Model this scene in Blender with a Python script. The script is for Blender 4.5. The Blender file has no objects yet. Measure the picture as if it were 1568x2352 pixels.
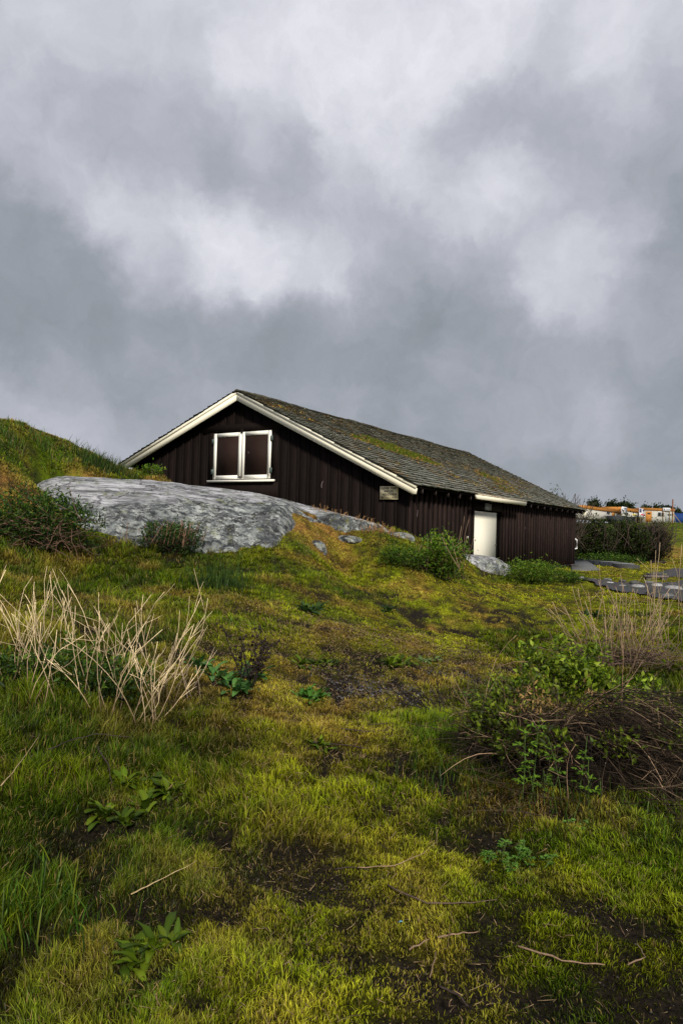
import bpy, math, random
import numpy as np
from mathutils import Matrix, Vector, Quaternion

rng = np.random.default_rng(7)
random.seed(7)
COL = bpy.context.scene.collection
EYE = 1.55
Fp, PIT, ROL = 1604.0, 0.0247, 0.0294

# ------------------------------------------------------------------ camera maths
Rv = np.array([1.0, 0, 0]); Fv = np.array([0, math.cos(PIT), math.sin(PIT)]); Uv = np.array([0, -math.sin(PIT), math.cos(PIT)])
def ray(px, py):
    du, dv = px - 784.0, py - 1176.0
    u = du * math.cos(ROL) + dv * math.sin(ROL); v = -du * math.sin(ROL) + dv * math.cos(ROL)
    return Rv * u / Fp + Fv - Uv * v / Fp
def at(px, py, d):
    r = ray(px, py); p = r * (d / r[1]); return np.array([p[0], p[1], p[2] + EYE])

# ------------------------------------------------------------------ noise
def _h(ix, iy, s):
    n = (ix.astype(np.int64) * 374761393 + iy.astype(np.int64) * 668265263 + s * 974634777) & 0xffffffff
    n = ((n ^ (n >> 13)) * 1274126177) & 0xffffffff
    return ((n ^ (n >> 16)) & 0xffff) / 65535.0
def vn(x, y, s=0):
    ix = np.floor(x); iy = np.floor(y); fx = x - ix; fy = y - iy
    fx = fx * fx * fx * (fx * (fx * 6 - 15) + 10); fy = fy * fy * fy * (fy * (fy * 6 - 15) + 10)
    ix = ix.astype(np.int64); iy = iy.astype(np.int64)
    a = _h(ix, iy, s); b = _h(ix + 1, iy, s); c = _h(ix, iy + 1, s); d = _h(ix + 1, iy + 1, s)
    return (a * (1 - fx) + b * fx) * (1 - fy) + (c * (1 - fx) + d * fx) * fy
def fbm(x, y, s=0, o=4, g=0.5):
    t = 0; a = 1; n = 0; ca, sa = math.cos(.6), math.sin(.6)
    for i in range(o):
        t = t + a * (vn(x, y, s + i * 17) - .5); n += a; a *= g
        x, y = (x * ca - y * sa) * 2.03 + 11.3, (x * sa + y * ca) * 2.03 + 4.7
    return t / n * 2     # about -1..1

# ------------------------------------------------------------------ terrain
def warp(x, y):
    r = np.sqrt(x * x + y * y) + 1e-6; k = np.log1p(r / 3.0) / r * 3
    return x * k, y * k
CP = [(784,2352,2.15),(0,2352,2.2),(1568,2352,2.2),(900,1600,6.3),(1000,1450,9.7),(1150,1350,16.3),(1160,1311,21.8),(1315,1303,29),
 (0,1250,10),(500,1400,8),(200,1400,7),(0,1400,6.3),(100,1600,4.6),(500,1600,5.2),(0,1900,3.1),(500,1900,3.3),(300,2100,2.65),
 (784,1300,14),(784,1400,9.5),(900,1500,7.6),(784,1750,4.4),(870,1214,16.2),(937,1228,16.6),(1053,1272,19.0),(1085,1290,20),
 (570,1264,12),(250,1243,11.5),(0,990,15),(75,1020,15.5),(170,1050,16.2),(290,1084,17.5),(385,1107,18.5),(0,1120,11.5),(60,1112,12.5),
 (100,1112,15),(230,1116,15.3),(350,1122,15.8),(570,1148,16.3),(720,1180,16.4),(700,1262,12.5),(700,1193,14.4),(760,1186,15.7),(830,1203,15.9),(400,1200,13.4),(550,1210,14),
 (640,1252,12.5),(820,1222,15.4),
 (1100,1330,17.5),(1240,1330,20),(1000,1330,13.5),(900,1280,14),(1400,1300,30),(1450,1350,17.5),(1568,1400,13),(1400,1500,8.5),
 (1568,1600,6.5),(1300,1700,5.0),(1568,1800,4.2),(1200,2000,3.1),(1540,1290,40),(1550,1250,60),(1560,1206,100),(1400,1204,110),(1540,1201,128),
 (1330,1206,105),(1250,1290,32)]
_pts = [at(*c) for c in CP]
_pts += [np.array(p) for p in [(-9.5,20,3.5),(-7.5,22.5,2.7),(-14,14,3.9),(-12,8,2.2),(-8,4,.9),(-5,1,.35),(-3,-3,.1),(3,-3,.0),(6,1,.05),(0,0,.0),
   (9,6,.05),(14,12,.1),(1,22,.4),(6,27,.3),(-4,27,.3),(-3,20,.9),(-8,30,.4),(-20,30,.6),(12,34,.1),(25,25,.0),(40,60,1.0),(-30,10,3),(-20,-10,1.5),(20,-12,-.2),
   (-60,60,0),(-90,150,0),(0,100,1.4),(0,150,3.0),(120,160,4.5),(90,60,1.2),(200,-100,0),(-200,-100,0),(-400,500,0),(400,600,2),(0,700,2),(0,-500,0),(1500,1500,0),(-1500,1500,0),(0,2400,0),(1500,-1500,0),(-1500,-1500,0)]]
_P = np.array(_pts); _wx, _wy = warp(_P[:, 0], _P[:, 1])
def _phi(r2): return 0.5 * r2 * np.log(r2 + 1e-9)
_n = len(_P)
_A = np.zeros((_n + 3, _n + 3)); _A[:_n, :_n] = _phi((_wx[:, None] - _wx) ** 2 + (_wy[:, None] - _wy) ** 2) + np.eye(_n) * .004
_A[:_n, _n] = 1; _A[:_n, _n + 1] = _wx; _A[:_n, _n + 2] = _wy; _A[_n:, :_n] = _A[:_n, _n:].T
_W = np.linalg.solve(_A, np.concatenate([_P[:, 2], np.zeros(3)]))
def base_h(x, y):
    x = np.atleast_1d(np.asarray(x, float)); y = np.atleast_1d(np.asarray(y, float))
    out = np.empty(x.shape)
    for i in range(0, len(x), 40000):
        wx, wy = warp(x[i:i+40000], y[i:i+40000])
        out[i:i+40000] = _phi((wx[:, None] - _wx) ** 2 + (wy[:, None] - _wy) ** 2) @ _W[:_n] + _W[_n] + _W[_n+1] * wx + _W[_n+2] * wy
    return out
def cushion(x, y):
    return .75 * fbm(x * 2.6, y * 2.6, 5, 3) + .65 * fbm(x * 7.5, y * 7.5, 15, 3)
def height(x, y):
    x = np.atleast_1d(np.asarray(x, float)); y = np.atleast_1d(np.asarray(y, float))
    r = np.sqrt(x * x + y * y)
    z = base_h(x, y) + .05 * fbm(x * .9, y * .9, 3, 3) * np.clip(r / 5, .3, 1.3)
    return z + (.042 * cushion(x, y) + .022 * fbm(x * 6.5, y * 6.5, 8, 2) * np.clip(1.4 - r / 9, 0, 1)) * np.clip(1.3 - r / 40, 0, 1) + np.clip((r - 300) / 1500, 0, 1) * 0
def hz(x, y): return float(height(x, y)[0])
def ground(px, py, dmax=160):
    r = ray(px, py); ds = np.geomspace(1.3, dmax, 900)
    X = r[0] / r[1] * ds; Z = r[2] / r[1] * ds + EYE; H = height(X, ds)
    b = np.nonzero(Z < H)[0]
    i = b[0] if len(b) else 899
    return np.array([X[i], ds[i], H[i]])

# ------------------------------------------------------------------ mesh helpers
class MB:
    def __init__(s): s.V = []; s.T = []; s.Q = []; s.C = []; s.n = 0
    def add(s, v, tri=None, quad=None, c=(.5, .5, .5)):
        v = np.asarray(v, float).reshape(-1, 3); c = np.asarray(c, float)
        if c.ndim == 1: c = np.tile(c, (len(v), 1))
        s.V.append(v); s.C.append(c)
        if tri is not None and len(tri): s.T.append(np.asarray(tri, np.int64).reshape(-1, 3) + s.n)
        if quad is not None and len(quad): s.Q.append(np.asarray(quad, np.int64).reshape(-1, 4) + s.n)
        s.n += len(v)
    def box(s, a, b, c=(.5, .5, .5), skew=None):
        x0, y0, z0 = a; x1, y1, z1 = b
        v = [(x0,y0,z0),(x1,y0,z0),(x1,y1,z0),(x0,y1,z0),(x0,y0,z1),(x1,y0,z1),(x1,y1,z1),(x0,y1,z1)]
        if skew is not None: v = [skew(p) for p in v]
        s.add(v, quad=[(0,3,2,1),(4,5,6,7),(0,1,5,4),(1,2,6,5),(2,3,7,6),(3,0,4,7)], c=c)
    def prism(s, poly, axis, a, b, c=(.5, .5, .5)):
        """poly: 2D points; extruded along axis (0:x,1:y,2:z) from a to b"""
        n = len(poly); v = []
        for t in (a, b):
            for p in poly:
                q = [p[0], p[1]]; q.insert(axis, t); v.append(q)
        f3 = [(0, i, i + 1) for i in range(1, n - 1)] + [(n, n + i + 1, n + i) for i in range(1, n - 1)]
        f4 = [(i, n + i, n + (i + 1) % n, (i + 1) % n) for i in range(n)]
        s.add(v, tri=f3, quad=f4, c=c)
    def tube(s, pts, rad, sides=4, c=(.5, .5, .5), c2=None):
        pts = np.asarray(pts, float); m = len(pts)
        rad = np.full(m, rad) if np.isscalar(rad) else np.asarray(rad, float)
        t = np.gradient(pts, axis=0); t /= np.linalg.norm(t, axis=1)[:, None] + 1e-9
        ref = np.array([0.31, 0.17, 1.0]) if abs(t[0, 2]) < .9 else np.array([1.0, .2, 0])
        u = np.cross(t, ref); u /= np.linalg.norm(u, axis=1)[:, None] + 1e-9; w = np.cross(t, u)
        a = np.arange(sides) * 2 * math.pi / sides
        v = pts[:, None] + rad[:, None, None] * (np.cos(a)[None, :, None] * u[:, None] + np.sin(a)[None, :, None] * w[:, None])
        q = []
        for i in range(m - 1):
            for j in range(sides):
                k = (j + 1) % sides; q.append((i*sides+j, i*sides+k, (i+1)*sides+k, (i+1)*sides+j))
        tr = [(0, j + 1, j) for j in range(1, sides - 1)] + [((m-1)*sides, (m-1)*sides+j, (m-1)*sides+j+1) for j in range(1, sides - 1)]
        c = np.asarray(c, float)
        if c2 is not None:
            k = np.linspace(0, 1, m)[:, None]; cc = np.repeat(c * (1 - k) + np.asarray(c2) * k, sides, axis=0)
        else: cc = c
        s.add(v.reshape(-1, 3), tri=tr, quad=q, c=cc)
    def build(s, name, mat, parent=None, origin=(0, 0, 0), smooth=False):
        me = bpy.data.meshes.new(name)
        V = np.concatenate(s.V) - np.asarray(origin); C = np.concatenate(s.C)
        T = np.concatenate(s.T) if s.T else np.zeros((0, 3), np.int64); Q = np.concatenate(s.Q) if s.Q else np.zeros((0, 4), np.int64)
        me.vertices.add(len(V)); me.vertices.foreach_set('co', V.astype(np.float32).ravel())
        nl = T.size + Q.size; me.loops.add(nl); me.loops.foreach_set('vertex_index', np.concatenate([T.ravel(), Q.ravel()]).astype(np.int32))
        np_ = len(T) + len(Q); me.polygons.add(np_)
        ls = np.concatenate([np.arange(len(T)) * 3, T.size + np.arange(len(Q)) * 4]).astype(np.int32)
        me.polygons.foreach_set('loop_start', ls)
        if smooth: me.polygons.foreach_set('use_smooth', np.ones(np_, bool))
        me.update(calc_edges=True)
        at_ = me.color_attributes.new('Col', 'FLOAT_COLOR', 'POINT')
        at_.data.foreach_set('color', np.c_[np.clip(C, 0, 1), np.ones(len(C))].astype(np.float32).ravel())
        me.materials.append(mat); me.validate()
        o = bpy.data.objects.new(name, me); COL.objects.link(o)
        if parent is not None: o.parent = parent
        return o
def thing(name, label, cat, loc=(0, 0, 0), rotz=0, group=None):
    o = bpy.data.objects.new(name, None); COL.objects.link(o); o.empty_display_size = .2
    o.location = [float(v) for v in loc]; o.rotation_euler = (0, 0, rotz); o['label'] = label; o['category'] = cat
    if group: o['group'] = group
    return o
def tag(o, label, cat, group=None, kind=None):
    if label: o['label'] = label
    if cat: o['category'] = cat
    if group: o['group'] = group
    if kind: o['kind'] = kind
    return o

# ------------------------------------------------------------------ materials
def mat(name):
    m = bpy.data.materials.new(name); m.use_nodes = True; nt = m.node_tree; nt.nodes.clear()
    out = nt.nodes.new('ShaderNodeOutputMaterial'); b = nt.nodes.new('ShaderNodeBsdfPrincipled'); nt.links.new(b.outputs[0], out.inputs[0])
    return m, nt, b, out
def N(nt, t, **k):
    n = nt.nodes.new(t)
    for a, v in k.items():
        if a.startswith('i_'):
            key = a[2:]; key = int(key) if key.isdigit() else key
            n.inputs[key].default_value = v
        else: setattr(n, a, v)
    return n
def mixc(nt, fac, a, b, mode='MIX'):
    n = nt.nodes.new('ShaderNodeMix'); n.data_type = 'RGBA'; n.blend_type = mode
    for s, v in ((n.inputs[0], fac), (n.inputs[6], a), (n.inputs[7], b)):
        if isinstance(v, (int, float)): s.default_value = v
        elif isinstance(v, tuple): s.default_value = (*v, 1) if len(v) == 3 else v
        else: nt.links.new(v, s)
    return n.outputs[2]
def ramp(nt, src, *stops):
    r = nt.nodes.new('ShaderNodeValToRGB'); e = r.color_ramp.elements
    while len(e) < len(stops): e.new(.5)
    for el, (p, c) in zip(e, stops): el.position = p; el.color = (c, c, c, 1) if isinstance(c, (int, float)) else (*c, 1)
    nt.links.new(src, r.inputs[0]); return r.outputs[0]
def noise(nt, scale, detail=4, rough=.55, vec=None, stretch=None):
    tc = N(nt, 'ShaderNodeTexCoord'); v = tc.outputs['Object']
    if stretch:
        mp = N(nt, 'ShaderNodeMapping'); mp.inputs['Scale'].default_value = stretch; nt.links.new(v, mp.inputs[0]); v = mp.outputs[0]
    n = N(nt, 'ShaderNodeTexNoise', i_Scale=scale, i_Detail=detail, i_Roughness=rough); nt.links.new(v, n.inputs['Vector']); return n.outputs[0]
def bump(nt, b, src, dist, strength=1):
    bp = N(nt, 'ShaderNodeBump', i_Strength=strength, i_Distance=dist); nt.links.new(src, bp.inputs['Height']); nt.links.new(bp.outputs[0], b.inputs['Normal']); return bp
def vcol_mat(name, rough=.7, trans=0, nz=None, bmp=None, spec=.35, stretch=None):
    m, nt, b, out = mat(name)
    a = N(nt, 'ShaderNodeAttribute', attribute_name='Col'); c = a.outputs['Color']
    if nz:
        f = ramp(nt, noise(nt, nz[0], 5, .6, stretch=stretch), (.3, 1 - nz[1]), (.7, 1 + nz[1])); c = mixc(nt, 1.0, c, f, 'MULTIPLY')
    nt.links.new(c, b.inputs['Base Color']); b.inputs['Roughness'].default_value = rough; b.inputs['Specular IOR Level'].default_value = spec
    if bmp: bump(nt, b, noise(nt, bmp[0], 5, .6, stretch=stretch), bmp[1])
    if trans:
        t = N(nt, 'ShaderNodeBsdfTranslucent'); nt.links.new(c, t.inputs[0]); mx = N(nt, 'ShaderNodeMixShader'); mx.inputs[0].default_value = trans
        nt.links.new(b.outputs[0], mx.inputs[1]); nt.links.new(t.outputs[0], mx.inputs[2]); nt.links.new(mx.outputs[0], out.inputs[0])
    return m
M_grass = vcol_mat('grass_blades', .5, .3, spec=.22)
M_leaf = vcol_mat('leaves', .5, .3, spec=.2)
M_stem = vcol_mat('stems', .7, 0, nz=(60, .35), spec=.25)
M_wood = vcol_mat('stained_wood', .8, 0, nz=(9, .6), bmp=(14, .004), spec=.12, stretch=(6, 6, .35))
M_shingle = vcol_mat('shingles', .85, 0, nz=(26, .45), bmp=(40, .003), spec=.2)
M_moss = vcol_mat('moss', .95, .1, nz=(30, .5), spec=.1)
M_plain = vcol_mat('plain_painted', .75, 0, nz=(2.5, .15), spec=.15)
M_stone = vcol_mat('small_stones', .7, 0, nz=(22, .45), bmp=(30, .01), spec=.4)

def cream_mat():
    m, nt, b, out = mat('cream_paint')
    a = N(nt, 'ShaderNodeAttribute', attribute_name='Col')
    n1 = noise(nt, 3.2, 6, .65); n2 = noise(nt, 17, 5, .7)
    c = mixc(nt, ramp(nt, n1, (.58, 0), (.8, .3)), a.outputs['Color'], (.55, .50, .38))
    c = mixc(nt, ramp(nt, n2, (.72, 0), (.76, .85)), c, (.16, .11, .06))
    nt.links.new(c, b.inputs['Base Color']); b.inputs['Roughness'].default_value = .55; bump(nt, b, n2, .003)
    return m
M_cream = cream_mat()
def rust_mat():
    m, nt, b, out = mat('rusty_gutter')
    n2 = noise(nt, 9, 6, .75)
    c = mixc(nt, ramp(nt, n2, (.5, 0), (.6, 1)), (.62, .55, .4), (.25, .09, .025))
    nt.links.new(c, b.inputs['Base Color']); b.inputs['Roughness'].default_value = .6; return m
M_rust = rust_mat()
def rock_mat():
    m, nt, b, out = mat('lichen_rock')
    tc = N(nt, 'ShaderNodeTexCoord')
    st = noise(nt, 2.6, 8, .68, stretch=(.30, 1.3, 2.4)); st2 = noise(nt, 9, 8, .72, stretch=(.25, 1.4, 3.0)); fine = noise(nt, 30, 5, .7)
    a = N(nt, 'ShaderNodeAttribute', attribute_name='Col')   # r: lichen face amount
    sep = N(nt, 'ShaderNodeSeparateColor'); nt.links.new(a.outputs['Color'], sep.inputs[0])
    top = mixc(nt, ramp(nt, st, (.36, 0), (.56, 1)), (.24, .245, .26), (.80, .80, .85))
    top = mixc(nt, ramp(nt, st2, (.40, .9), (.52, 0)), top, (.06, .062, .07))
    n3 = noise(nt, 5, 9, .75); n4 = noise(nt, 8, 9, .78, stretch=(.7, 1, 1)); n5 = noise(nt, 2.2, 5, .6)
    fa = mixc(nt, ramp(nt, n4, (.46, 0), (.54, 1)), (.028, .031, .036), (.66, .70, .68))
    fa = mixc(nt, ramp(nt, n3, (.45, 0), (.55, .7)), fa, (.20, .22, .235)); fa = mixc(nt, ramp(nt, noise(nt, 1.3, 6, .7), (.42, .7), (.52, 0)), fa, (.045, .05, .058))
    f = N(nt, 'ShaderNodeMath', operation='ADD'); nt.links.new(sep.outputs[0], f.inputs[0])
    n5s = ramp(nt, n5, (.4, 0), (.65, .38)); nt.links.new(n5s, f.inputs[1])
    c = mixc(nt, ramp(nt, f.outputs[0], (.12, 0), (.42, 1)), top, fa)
    yl = N(nt, 'ShaderNodeMath', operation='MULTIPLY'); nt.links.new(ramp(nt, noise(nt, 7, 6, .7), (.53, 0), (.6, 1)), yl.inputs[0]); nt.links.new(ramp(nt, n5, (.5, 0), (.6, .6)), yl.inputs[1])
    c = mixc(nt, yl.outputs[0], c, (.27, .28, .09))
    wv = N(nt, 'ShaderNodeTexNoise', i_Scale=2.5, i_Detail=5.0); nt.links.new(tc.outputs['Object'], wv.inputs['Vector'])
    mx = N(nt, 'ShaderNodeVectorMath', operation='ADD'); nt.links.new(tc.outputs['Object'], mx.inputs[0]); nt.links.new(wv.outputs['Color'], mx.inputs[1])
    mp = N(nt, 'ShaderNodeMapping'); mp.inputs['Scale'].default_value = (.55, 1.3, 1.6); nt.links.new(mx.outputs[0], mp.inputs[0])
    ck = N(nt, 'ShaderNodeTexVoronoi', feature='DISTANCE_TO_EDGE', i_Scale=1.1); nt.links.new(mp.outputs[0], ck.inputs['Vector'])
    ckm = ramp(nt, ck.outputs['Distance'], (.0, .9), (.035, 0)); c = mixc(nt, ckm, c, (.02, .02, .022))
    nt.links.new(c, b.inputs['Base Color']); b.inputs['Roughness'].default_value = .7; b.inputs['Specular IOR Level'].default_value = .3
    ad = N(nt, 'ShaderNodeMath', operation='ADD'); nt.links.new(n4, ad.inputs[0]); nt.links.new(fine, ad.inputs[1])
    bump(nt, b, ad.outputs[0], .07, 1); return m
M_rock = rock_mat()
def ground_mat():
    m, nt, b, out = mat('turf_ground')
    a = N(nt, 'ShaderNodeAttribute', attribute_name='Col')
    n1 = noise(nt, 45, 6, .7); n2 = noise(nt, 7, 6, .65)
    c = mixc(nt, ramp(nt, n2, (.35, .0), (.6, .65)), a.outputs['Color'], mixc(nt, 1.0, a.outputs['Color'], (.45, .42, .4), 'MULTIPLY'))
    c = mixc(nt, 1.0, c, ramp(nt, n1, (.35, .15), (.65, 2.2)), 'MULTIPLY')
    nt.links.new(c, b.inputs['Base Color']); b.inputs['Roughness'].default_value = .95; b.inputs['Specular IOR Level'].default_value = .1
    bump(nt, b, n1, .035, 1); return m
M_ground = ground_mat()
def gravel_mat():
    m, nt, b, out = mat('gravel')
    tc = N(nt, 'ShaderNodeTexCoord')
    v = N(nt, 'ShaderNodeTexVoronoi', i_Scale=22.0); nt.links.new(tc.outputs['Object'], v.inputs['Vector'])
    c = mixc(nt, noise(nt, 3, 5, .6), (.02, .019, .02), (.06, .056, .056))
    c = mixc(nt, .5, c, mixc(nt, 1.0, v.outputs['Color'], (.10, .10, .105), 'MULTIPLY'))
    nt.links.new(c, b.inputs['Base Color']); b.inputs['Roughness'].default_value = .8; bump(nt, b, v.outputs['Distance'], .02); return m
M_gravel = gravel_mat()
def conc_mat():
    m, nt, b, out = mat('wet_concrete')
    c = mixc(nt, noise(nt, 1.5, 6, .7), (.06, .062, .066), (.15, .155, .16)); c = mixc(nt, ramp(nt, noise(nt, 12, 5, .7), (.6, 0), (.7, .7)), c, (.05, .05, .05))
    nt.links.new(c, b.inputs['Base Color']); b.inputs['Roughness'].default_value = .6; bump(nt, b, noise(nt, 20, 5, .6), .01); return m
M_conc = conc_mat()

# ------------------------------------------------------------------ turf fields, control points on the ground
# (px, py, blade length m, density, golden 0..1, brown 0..1)
TF = [(150,1650,.13,1,.12,.05),(450,1750,.12,1,.15,.1),(100,1850,.12,1,.15,.12),(300,1950,.075,1,.2,.15),(60,2100,.11,1,.05,.0),(250,2250,.06,1,.25,.15),
 (600,1900,.07,.9,.35,.25),(700,1800,.05,.85,.5,.35),(600,2050,.045,.9,.35,.3),(800,2100,.030,.8,.6,.2),(1000,1950,.028,.9,.7,.1),(1250,1950,.045,1,.25,.0),(1450,2000,.045,1,.15,.0),
 (1100,2100,.028,.9,.5,.0),(1350,2150,.032,1,.35,.0),(1500,2250,.036,.9,.5,.05),(900,2250,.028,.6,.7,.15),(1100,2260,.03,.5,.65,.1),(1330,2300,.04,1,.35,0),(700,2300,.04,.8,.6,.15),(400,2320,.055,1,.45,.1),(50,2320,.07,1,.2,.0),
 (1000,1750,.10,1,.25,.05),(1000,1690,.09,1,.3,.05),(870,1700,.035,.8,.75,.3),(750,1680,.05,.9,.55,.3),(1150,1850,.05,.8,.4,.5),(1000,1850,.05,.8,.6,.3),
 (600,1500,.045,.8,.6,.35),(700,1420,.04,.85,.65,.25),(800,1500,.03,.7,.85,.35),(900,1430,.03,.8,.85,.35),(1000,1470,.03,.7,1,.3),(850,1590,.025,.5,.7,.5),(1100,1540,.04,.7,.7,.4),
 (1150,1400,.03,.75,1,.15),(1250,1400,.03,.7,1,.15),(1050,1380,.035,.8,.95,.3),(900,1340,.05,.9,.8,.3),(750,1330,.07,1,.55,.15),(600,1300,.12,1,.35,.1),(450,1340,.13,1,.35,.05),(250,1320,.15,1,.25,.1),(80,1320,.18,1,.2,.1),
 (600,1400,.08,1,.5,.1),(400,1420,.1,1,.35,.1),(1350,1350,.03,.8,1,.1),(1450,1450,.05,.9,.7,.1),(1550,1480,.09,1,.4,.0),(1500,1600,.13,1,.15,.0),(1560,1700,.08,1,.5,.0),(1200,1480,.12,1,.2,.0),(1100,1620,.12,1,.3,.05),
 (800,1215,.05,1,.8,.75),(720,1205,.05,1,.8,.85),(760,1235,.06,1,.7,.6),(850,1240,.1,1,.55,.25),(900,1260,.12,1,.4,.0),(700,1270,.08,1,.6,.1),(1240,1325,.12,1,.2,.0),
 (1450,1290,.05,1,.8,.35),(1520,1270,.05,1,.7,.6),(1540,1230,.08,1,.35,.1),(1400,1306,.05,1,1,.2),(1540,1205,.1,1,.3,0),
 (50,1080,.07,1,.15,.2),(100,1050,.08,1,.15,.2),(20,1000,.09,1,.1,.1),(200,1075,.08,1,.3,.4),(270,1080,.1,1,.25,.3),(60,1120,.08,1,.6,.7)]
_tp = np.array([ground(a, b) for a, b, *_ in TF]); _tw = np.stack(warp(_tp[:, 0], _tp[:, 1]), 1); _tv = np.array([t[2:] for t in TF])
def turf(x, y):
    out = np.empty((len(x), 4))
    for i in range(0, len(x), 40000):
        wx, wy = warp(x[i:i+40000], y[i:i+40000])
        d2 = (wx[:, None] - _tw[:, 0]) ** 2 + (wy[:, None] - _tw[:, 1]) ** 2
        w = 1 / (d2 + .012) ** 2; out[i:i+40000] = w @ _tv / w.sum(1)[:, None]
    return out
# bare soil patches: (px,py, rx m, ry m)
BARE = [(900,1590,.75,.42),(830,1575,.4,.5),(1180,1345,.9,.25),(1160,1428,.35,.3),(1240,1428,.3,.25),(1050,1555,.5,.25),(1000,2290,.24,.13),(1130,2310,.2,.1),(820,2230,.12,.06),(1545,2310,.12,.08),
        (880,1860,.15,.07),(780,1440,.45,.15),(900,1370,.4,.2),(1380,2100,.12,.08),(1220,1870,.25,.08)]
_bp = [(ground(a, b), c, d) for a, b, c, d in BARE]
_pp = np.array(sorted([tuple(ground(a, b)[[1, 0]]) for a, b in [(850,2350),(780,2150),(720,1960),(850,1800),(850,1660),(900,1570),(1000,1460),(1130,1410),(1170,1345)]])); _py, _px = _pp[:, 0], _pp[:, 1]
def bare(x, y):
    m = np.zeros(len(x)); nx = fbm(x * 7, y * 7, 41, 4, .6) * 1.3
    for p, rx, ry in _bp:
        q = ((x - p[0]) / rx) ** 2 + ((y - p[1]) / ry) ** 2
        m = np.maximum(m, np.clip(.95 - q * .8 - nx * 2.2, 0, 1))
    # little worn holes along the path
    w = fbm(x * 2.6, y * 3.0, 77, 4, .65) ; near = np.exp(-((x - np.interp(y, _py, _px)) / (.42 + .055 * y)) ** 2) * (y > 1) * (y < 19)
    return np.maximum(m, np.clip((w - .10) * 6, 0, 1) * near * np.clip((y - 3.2) / 3.0, .10, 1))
GREEN = np.array([.070, .120, .003]); GOLD = np.array([.265, .285, .008]); BROWN = np.array([.36, .19, .05]); SOIL = np.array([.021, .0155, .0105]); DEEP = np.array([.035, .085, .007])
def turf_col(x, y, tv):
    far_ = np.clip((y - 4) / 5, 0, 1)
    g = np.clip(tv[:, 2] + .30 * far_ * fbm(x * 1.9, y * 1.1, 23, 3) - .12 * far_ + .42 * fbm(x * 1.6, y * 1.6, 21, 4) + .45 * fbm(x * 6, y * 6, 25, 3), 0, 1.15)[:, None]
    b = np.clip(tv[:, 3] + (.6 + .3 * far_) * fbm(x * 2.2, y * 1.6, 31, 5, .6) - .10, 0, .95)[:, None]
    c = GREEN * (1 - g) + GOLD * g; c = c * (1 - b) + BROWN * b; c = c * np.clip(1 + 1.3 * (1 - .5 * far_) * cushion(x, y), .25, 1.75)[:, None]; return c * np.clip(1 + .18 * far_ + .75 * far_ * fbm(x * 3.1, y * 2.2, 35, 4, .65), .3, 1.7)[:, None]  # shading painted in: cushion hollows darkened, tops brightened

# house frame in plan
PHI = .9907; HC = np.array([1.5807, 16.6364]); HD = np.array([math.cos(PHI), math.sin(PHI)]); HN = np.array([-math.sin(PHI), math.cos(PHI)])
def house_sn(x, y): dx = x - HC[0]; dy = y - HC[1]; return dx * HD[0] + dy * HD[1], dx * HN[0] + dy * HN[1]

# ground sheet: rings that widen with distance
rad = np.geomspace(.25, 2600, 640)
ang = np.unique(np.concatenate([np.linspace(-.75, .75, 620), np.linspace(.75, 2 * math.pi - .75, 150)]))[:-1]
RR, AA = np.meshgrid(rad, ang, indexing='ij'); gx = (RR * np.sin(AA)).ravel(); gy = (RR * np.cos(AA)).ravel()
gz = height(gx, gy)
tv = turf(gx, gy); gc = turf_col(gx, gy, tv); bm = bare(gx, gy); cu = cushion(gx, gy)
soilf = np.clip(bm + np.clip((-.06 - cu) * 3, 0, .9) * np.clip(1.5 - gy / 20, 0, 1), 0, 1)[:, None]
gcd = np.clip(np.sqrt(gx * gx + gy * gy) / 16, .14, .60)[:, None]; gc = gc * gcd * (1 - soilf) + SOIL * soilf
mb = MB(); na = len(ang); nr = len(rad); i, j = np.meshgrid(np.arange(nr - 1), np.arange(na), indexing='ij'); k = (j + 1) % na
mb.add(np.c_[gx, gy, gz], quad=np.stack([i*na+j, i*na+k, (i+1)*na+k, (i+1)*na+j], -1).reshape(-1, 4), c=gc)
mb.add([(0, 0, hz(0, 0))] + [tuple(v) for v in np.c_[gx, gy, gz][:na]], tri=[(0, 1 + (a + 1) % na, 1 + a) for a in range(na)], c=SOIL)
tag(mb.build('ground', M_ground, smooth=True), None, None, kind='structure')

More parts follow.
